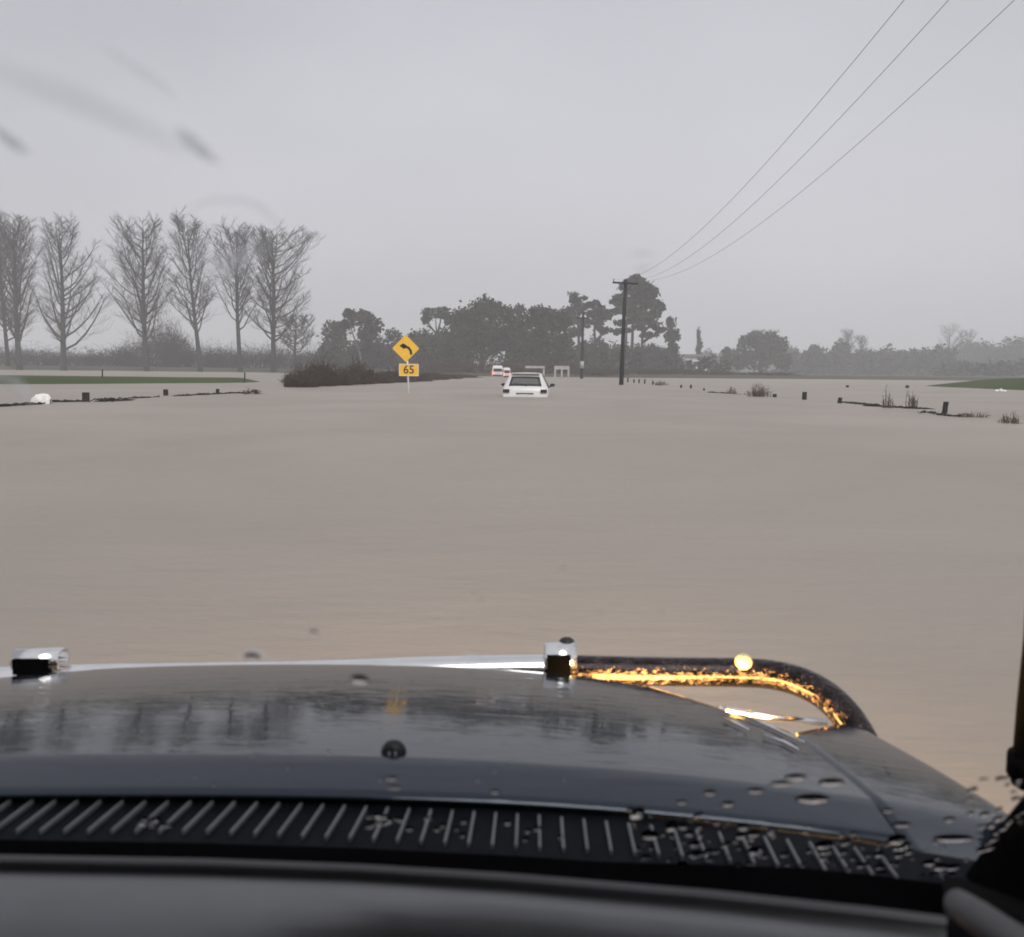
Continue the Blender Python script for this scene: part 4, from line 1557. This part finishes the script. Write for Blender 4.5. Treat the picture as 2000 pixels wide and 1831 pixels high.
def smear(name, pl, wd, m, off=0.001):
    """a smear of water on the glass along a line of sight points, wd = widths (photo pixels)"""
    mb = MB()
    pts = [Vector(p_) for p_ in pl]
    # refine
    fine, fw_ = [], []
    n = len(pts)
    for i in range(n - 1):
        p0, p1, p2, p3 = pts[max(0, i - 1)], pts[i], pts[i + 1], pts[min(n - 1, i + 2)]
        for k in range(6):
            q = k / 6
            fine.append(0.5 * ((2 * p1) + (p2 - p0) * q + (2 * p0 - 5 * p1 + 4 * p2 - p3) * q * q + (3 * p1 - p0 - 3 * p2 + p3) * q ** 3))
            fw_.append(wd[i] + (wd[i + 1] - wd[i]) * q)
    fine.append(pts[-1])
    fw_.append(wd[-1])
    N = len(fine)
    for i in range(N):
        d = (fine[min(N - 1, i + 1)] - fine[max(0, i - 1)]).normalized()
        nn = Vector((-d.y, d.x)) * fw_[i] / 2
        for k in range(5):
            q = k / 4
            c = fine[i] + nn * (2 * q - 1)
            mb.uv[len(mb.v)] = (i / (N - 1), q)
            mb.v.append(tuple(Vpane(c.x, c.y, off)))
    for i in range(N - 1):
        for k in range(4):
            mb.face((i * 5 + k, i * 5 + k + 1, (i + 1) * 5 + k + 1, (i + 1) * 5 + k))
    return vb(mb, name, m, pane)


DK = film_mat("dark_water_smear", 'dark', 0.62)
DK2 = film_mat("faint_dark_smear", 'dark', 0.20)
LT = film_mat("pale_water_smear", 'light', 0.55)
LT2 = film_mat("faint_pale_smear", 'light', 0.5)
smear("water_smear", [(338, 248), (365, 272), (395, 298), (432, 322)], [10, 40, 34, 8], DK)
smear("water_smear", [(-60, 120), (120, 185), (260, 245), (380, 300)], [70, 76, 70, 46], DK2)
smear("water_smear", [(190, 90), (290, 150), (345, 195)], [24, 20, 14], DK2, 0.0012)
smear("water_smear", [(-30, 235), (0, 262), (30, 284), (58, 304)], [16, 24, 30, 8], DK, 0.0012)
smear("water_smear", [(362, 425), (385, 400), (440, 390), (500, 402), (540, 440), (552, 480)], [16, 18, 18, 20, 18, 12], DK2)
smear("water_smear", [(385, 470), (420, 520), (470, 500), (540, 478)], [40, 80, 70, 30], LT2)
smear("water_smear", [(400, 440), (470, 470), (560, 500)], [30, 50, 30], DK2, 0.0016)
smear("water_smear", [(1225, 496), (1250, 495), (1285, 498)], [6, 12, 6], DK2)
smear("water_smear", [(1232, 530), (1252, 526), (1280, 522)], [8, 16, 8], DK2, 0.0013)
smear("water_smear", [(-30, 735), (20, 745), (52, 770), (60, 800)], [30, 36, 30, 14], LT2)
smear("water_smear", [(-10, 745), (12, 750), (34, 756)], [8, 16, 8], DK2, 0.0014)
smear("water_smear", [(455, 1290), (480, 1278), (505, 1276), (530, 1292)], [10, 22, 24, 10], LT2)
smear("water_smear", [(890, 1284), (915, 1280), (945, 1286)], [10, 22, 10], LT2, 0.0013)

# refracting drops of water lying on the outside of the glass
mdr, t, p = nodes_of("water_drop")
t.nodes.remove(p)
gb = t.nodes.new("ShaderNodeBsdfRefraction")
gb.inputs["IOR"].default_value = 1.33
gb.inputs["Roughness"].default_value = 0.0
t.links.new(gb.outputs[0], t.nodes["Material Output"].inputs["Surface"])
rnd = random.Random(77)
random.seed(78)
dr = MB()


def drop_at(px, py, wpx, hpx, tilt=0.0, jit=0.08, th=0.35):
    c = Vpane(px, py, 0.0006)
    s_ = (c.length / FPX)
    ca, sa = math.cos(tilt), math.sin(tilt)
    view = 0.62                                   # the pane is seen at a slant
    ex = Vector((1, 0, 0))
    a1 = (ex * ca + PE2 * sa) * wpx / 2 * s_
    a2 = (PE2 * ca - ex * sa) * hpx / 2 * s_ / view
    tk_ = min(a1.length, a2.length) * th
    dr.ball(c + PN * tk_ * 0.55, (a1, a2, PN * tk_), 14, 8, jit)


# single flattened drops in front of the bonnet's right side
for (x, y, w_, h_) in ((1552, 1520, 40, 14), (1622, 1530, 46, 16), (1585, 1563, 60, 20), (1524, 1532, 40, 12), (1475, 1546, 30, 12), (1385, 1550, 22, 12), (1420, 1572, 24, 12), (1760, 1612, 30, 12), (1733, 1584, 22, 8), (1852, 1602, 20, 10), (1860, 1640, 66, 16), (1330, 1568, 20, 9), (965, 1548, 16, 9), (763, 1522, 22, 9), (768, 1540, 28, 8), (1332, 985, 0, 0)):
    if w_:
        drop_at(x, y, w_, h_, rnd.uniform(-0.1, 0.05))
# running water over the right end of the louvres
for i in range(170):
    x = 1225 + 720 * rnd.random() ** 0.9
    lo_ = 1580 + (x - 1230) * 0.10
    y = lo_ + rnd.random() * (95 + (x - 1230) * 0.07)
    q = rnd.uniform(5, 12) if rnd.random() < 0.65 else rnd.uniform(12, 24)
    drop_at(x, y, q * rnd.uniform(0.9, 1.4), q * rnd.uniform(0.8, 1.3), rnd.uniform(-0.3, 0.3), 0.07, 0.3)
for i in range(16):
    drop_at(715 + 120 * rnd.random(), 1592 + 30 * rnd.random(), rnd.uniform(8, 20), rnd.uniform(6, 13), rnd.uniform(-0.3, 0.3), 0.08)
for i in range(10):
    drop_at(850 + 250 * rnd.random(), 1600 + 45 * rnd.random(), rnd.uniform(8, 16), rnd.uniform(8, 14), 0, 0.2)
for i in range(34):
    drop_at(1890 + 130 * rnd.random(), 1500 + 150 * rnd.random(), rnd.uniform(6, 18), rnd.uniform(6, 18), rnd.uniform(-0.3, 0.3), 0.07, 0.3)
for i in range(10):
    drop_at(270 + 60 * rnd.random(), 1600 + 18 * rnd.random(), rnd.uniform(10, 20), rnd.uniform(6, 12), 0, 0.2)
for i in range(26):
    drop_at(rnd.uniform(300, 1200), rnd.uniform(1310, 1545), rnd.uniform(5, 11), rnd.uniform(3, 6), rnd.uniform(-0.3, 0.3), 0.15)
for (x, y, q) in ((700, 1330, 36), (490, 1285, 30), (925, 1160, 7), (938, 1172, 7), (1098, 1112, 8), (1022, 988, 6), (1290, 1195, 6), (1172, 1200, 6), (610, 1236, 16), (928, 1030, 6)):
    drop_at(x, y, q, q * 0.6, 0, 0.1, 0.25)
do = vb(dr, "rain_drop", mdr, pane)
do["kind"] = "stuff"
fix_normals(do)

# bull bar of chromed tube
bb = MB()
MAIN = [(-420, 1358, 1.40), (-200, 1342, 1.43), (0, 1331, 1.44), (200, 1325, 1.44), (582, 1319, 1.445), (860, 1310, 1.445), (1080, 1306, 1.445)]
LOOP = [(1080, 1306, 1.445), (1150, 1309, 1.445), (1300, 1312, 1.445), (1450, 1314, 1.44), (1510, 1319, 1.42), (1560, 1332, 1.39), (1605, 1355, 1.36), (1640, 1386, 1.32), (1668, 1424, 1.29), (1690, 1470, 1.265), (1700, 1540, 1.255)]


def smooth_line(pl, n=6):
    pts = [V(*q) for q in pl]
    out = []
    for i in range(len(pts) - 1):
        p0, p1, p2, p3 = pts[max(0, i - 1)], pts[i], pts[i + 1], pts[min(len(pts) - 1, i + 2)]
        for k in range(n):
            q = k / n
            out.append(0.5 * ((2 * p1) + (p2 - p0) * q + (2 * p0 - 5 * p1 + 4 * p2 - p3) * q * q + (3 * p1 - p0 - 3 * p2 + p3) * q ** 3))
    return out + [pts[-1]]


bb.tube(smooth_line(MAIN), 0.0245, 20)
bar = vb(bb, "bull_bar", M['bar_chrome'])
bb = MB()
bb.tube(smooth_line(LOOP), 0.0245, 22)
vb(bb, "bar_loop", M['chrome'], bar)
bb = MB()
bb.tube([V(1415, 1386, 1.36), V(1500, 1401, 1.36), V(1612, 1412, 1.36)], 0.0062, 10)
bb.tube([V(1400, 1383, 1.36), V(1430, 1400, 1.36), V(1470, 1450, 1.30)], 0.0062, 10)
vb(bb, "stay_rod", M['bar_chrome'], bar)
# clamps
for (x0, x1, top, bot, capped) in ((30, 121, 1268, 1312, False), (1062, 1123, 1257, 1312, True)):
    cmb = MB()
    a, b = V(x0, (top + bot) / 2, 1.44), V(x1, (top + bot) / 2, 1.44)
    rr_ = (bot - top) * 0.5 * 1.5 / FPX * 1.08
    arc = []
    for k in range(13):
        th = math.pi * (-0.15 + 1.3 * k / 12)
        arc.append(Vector((0, math.cos(th) * rr_, math.sin(th) * rr_)))
    cmb.grid([[a + q for q in arc], [b + q for q in arc]])
    o = vb(cmb, "clamp", M['bar_chrome'], bar)
    sd = o.modifiers.new("solid", 'SOLIDIFY')
    sd.thickness = 0.004
    cmb = MB()
    mid = (a + b) / 2
    cmb.box(mid + Vector((-0.004, -rr_ * 0.93, -0.004)), ((b - a).length * 0.74, 0.012, rr_ * 1.25))
    vb(cmb, "clamp_face", M['flat_black'], bar, smooth=False)
    if capped:
        cmb = MB()
        k0 = V(1105, 1253, 1.45)
        cmb.ball(k0, (Vector((0.013, 0, 0)), Vector((0, 0.013, 0)), Vector((0, 0, 0.007))), 12, 8)
        cmb.tube([k0 + Vector((0, 0, -0.012)), k0], 0.008, 10)
        vb(cmb, "clamp_knob", M['car_black'], bar)
# marker ball on the loop
bl = MB()
k0 = V(1450, 1293, 1.43)
bl.ball(k0, (Vector((0.0145, 0, 0)), Vector((0, 0.0145, 0)), Vector((0, 0, 0.0145))), 20, 14)
vb(bl, "marker_ball", M['ball'], bar)

# lit amber indicator and headlamp set in the recess between bonnet and wing (hidden by the bonnet edge)
lm = MB()
c0 = Vector((0.24, 1.285, -0.575))
rows = []
for i in range(5):
    r_ = []
    for k in range(13):
        q = k / 12
        x = 0.14 + 0.30 * q
        yb_ = 1.36 - 0.12 * sm(0.2, 1.0, q)
        r_.append((x, yb_ - 0.015 + 0.02 * math.sin(math.pi * i / 4), -0.63 + (0.105 - 0.03 * q) * i / 4))
    rows.append(r_)
lm.grid(rows)
hl = vb(lm, "headlamp", M['lamp'])
hl.modifiers.new("solid", 'SOLIDIFY').thickness = 0.006
hs = MB()
hs.box((0.30, 1.215, -0.60), (0.40, 0.02, 0.13))  # unseen plate added behind the lamp to block its amber spill
vb(hs, "lamp_spill_block", M['flat_black'], smooth=False)
for sgn in (1, -1):
    ld = bpy.data.lights.new("headlamp_beam", 'SPOT')
    ld.energy = 26
    ld.spot_size = R(75)
    ld.spot_blend = 1.0
    ld.color = (1.0, 0.62, 0.36)
    ld.shadow_soft_size = 0.06
    lo_ = bpy.data.objects.new("headlamp_beam", ld)
    COL.objects.link(lo_)
    lo_.parent = FW
    lo_.location = Vector((UC + sgn * 0.55, 1.56, -0.60)) - BASE
    lo_.rotation_euler = (R(80), 0, 0)

# snorkel on the right wing
sn = MB()
sn.tube([V(2026, 1530, 0.86), V(2024, 1470, 0.86), V(2031, 1380, 0.86), V(2043, 1250, 0.855), V(2062, 1000, 0.80), V(2100, 700, 0.74)], [0.026, 0.0225, 0.022, 0.021, 0.021, 0.021], 16)
sn.tube([V(2022, 1512, 0.86), V(2020, 1474, 0.86)], [0.028, 0.026], 16)
vb(sn, "snorkel", M['snorkel'])
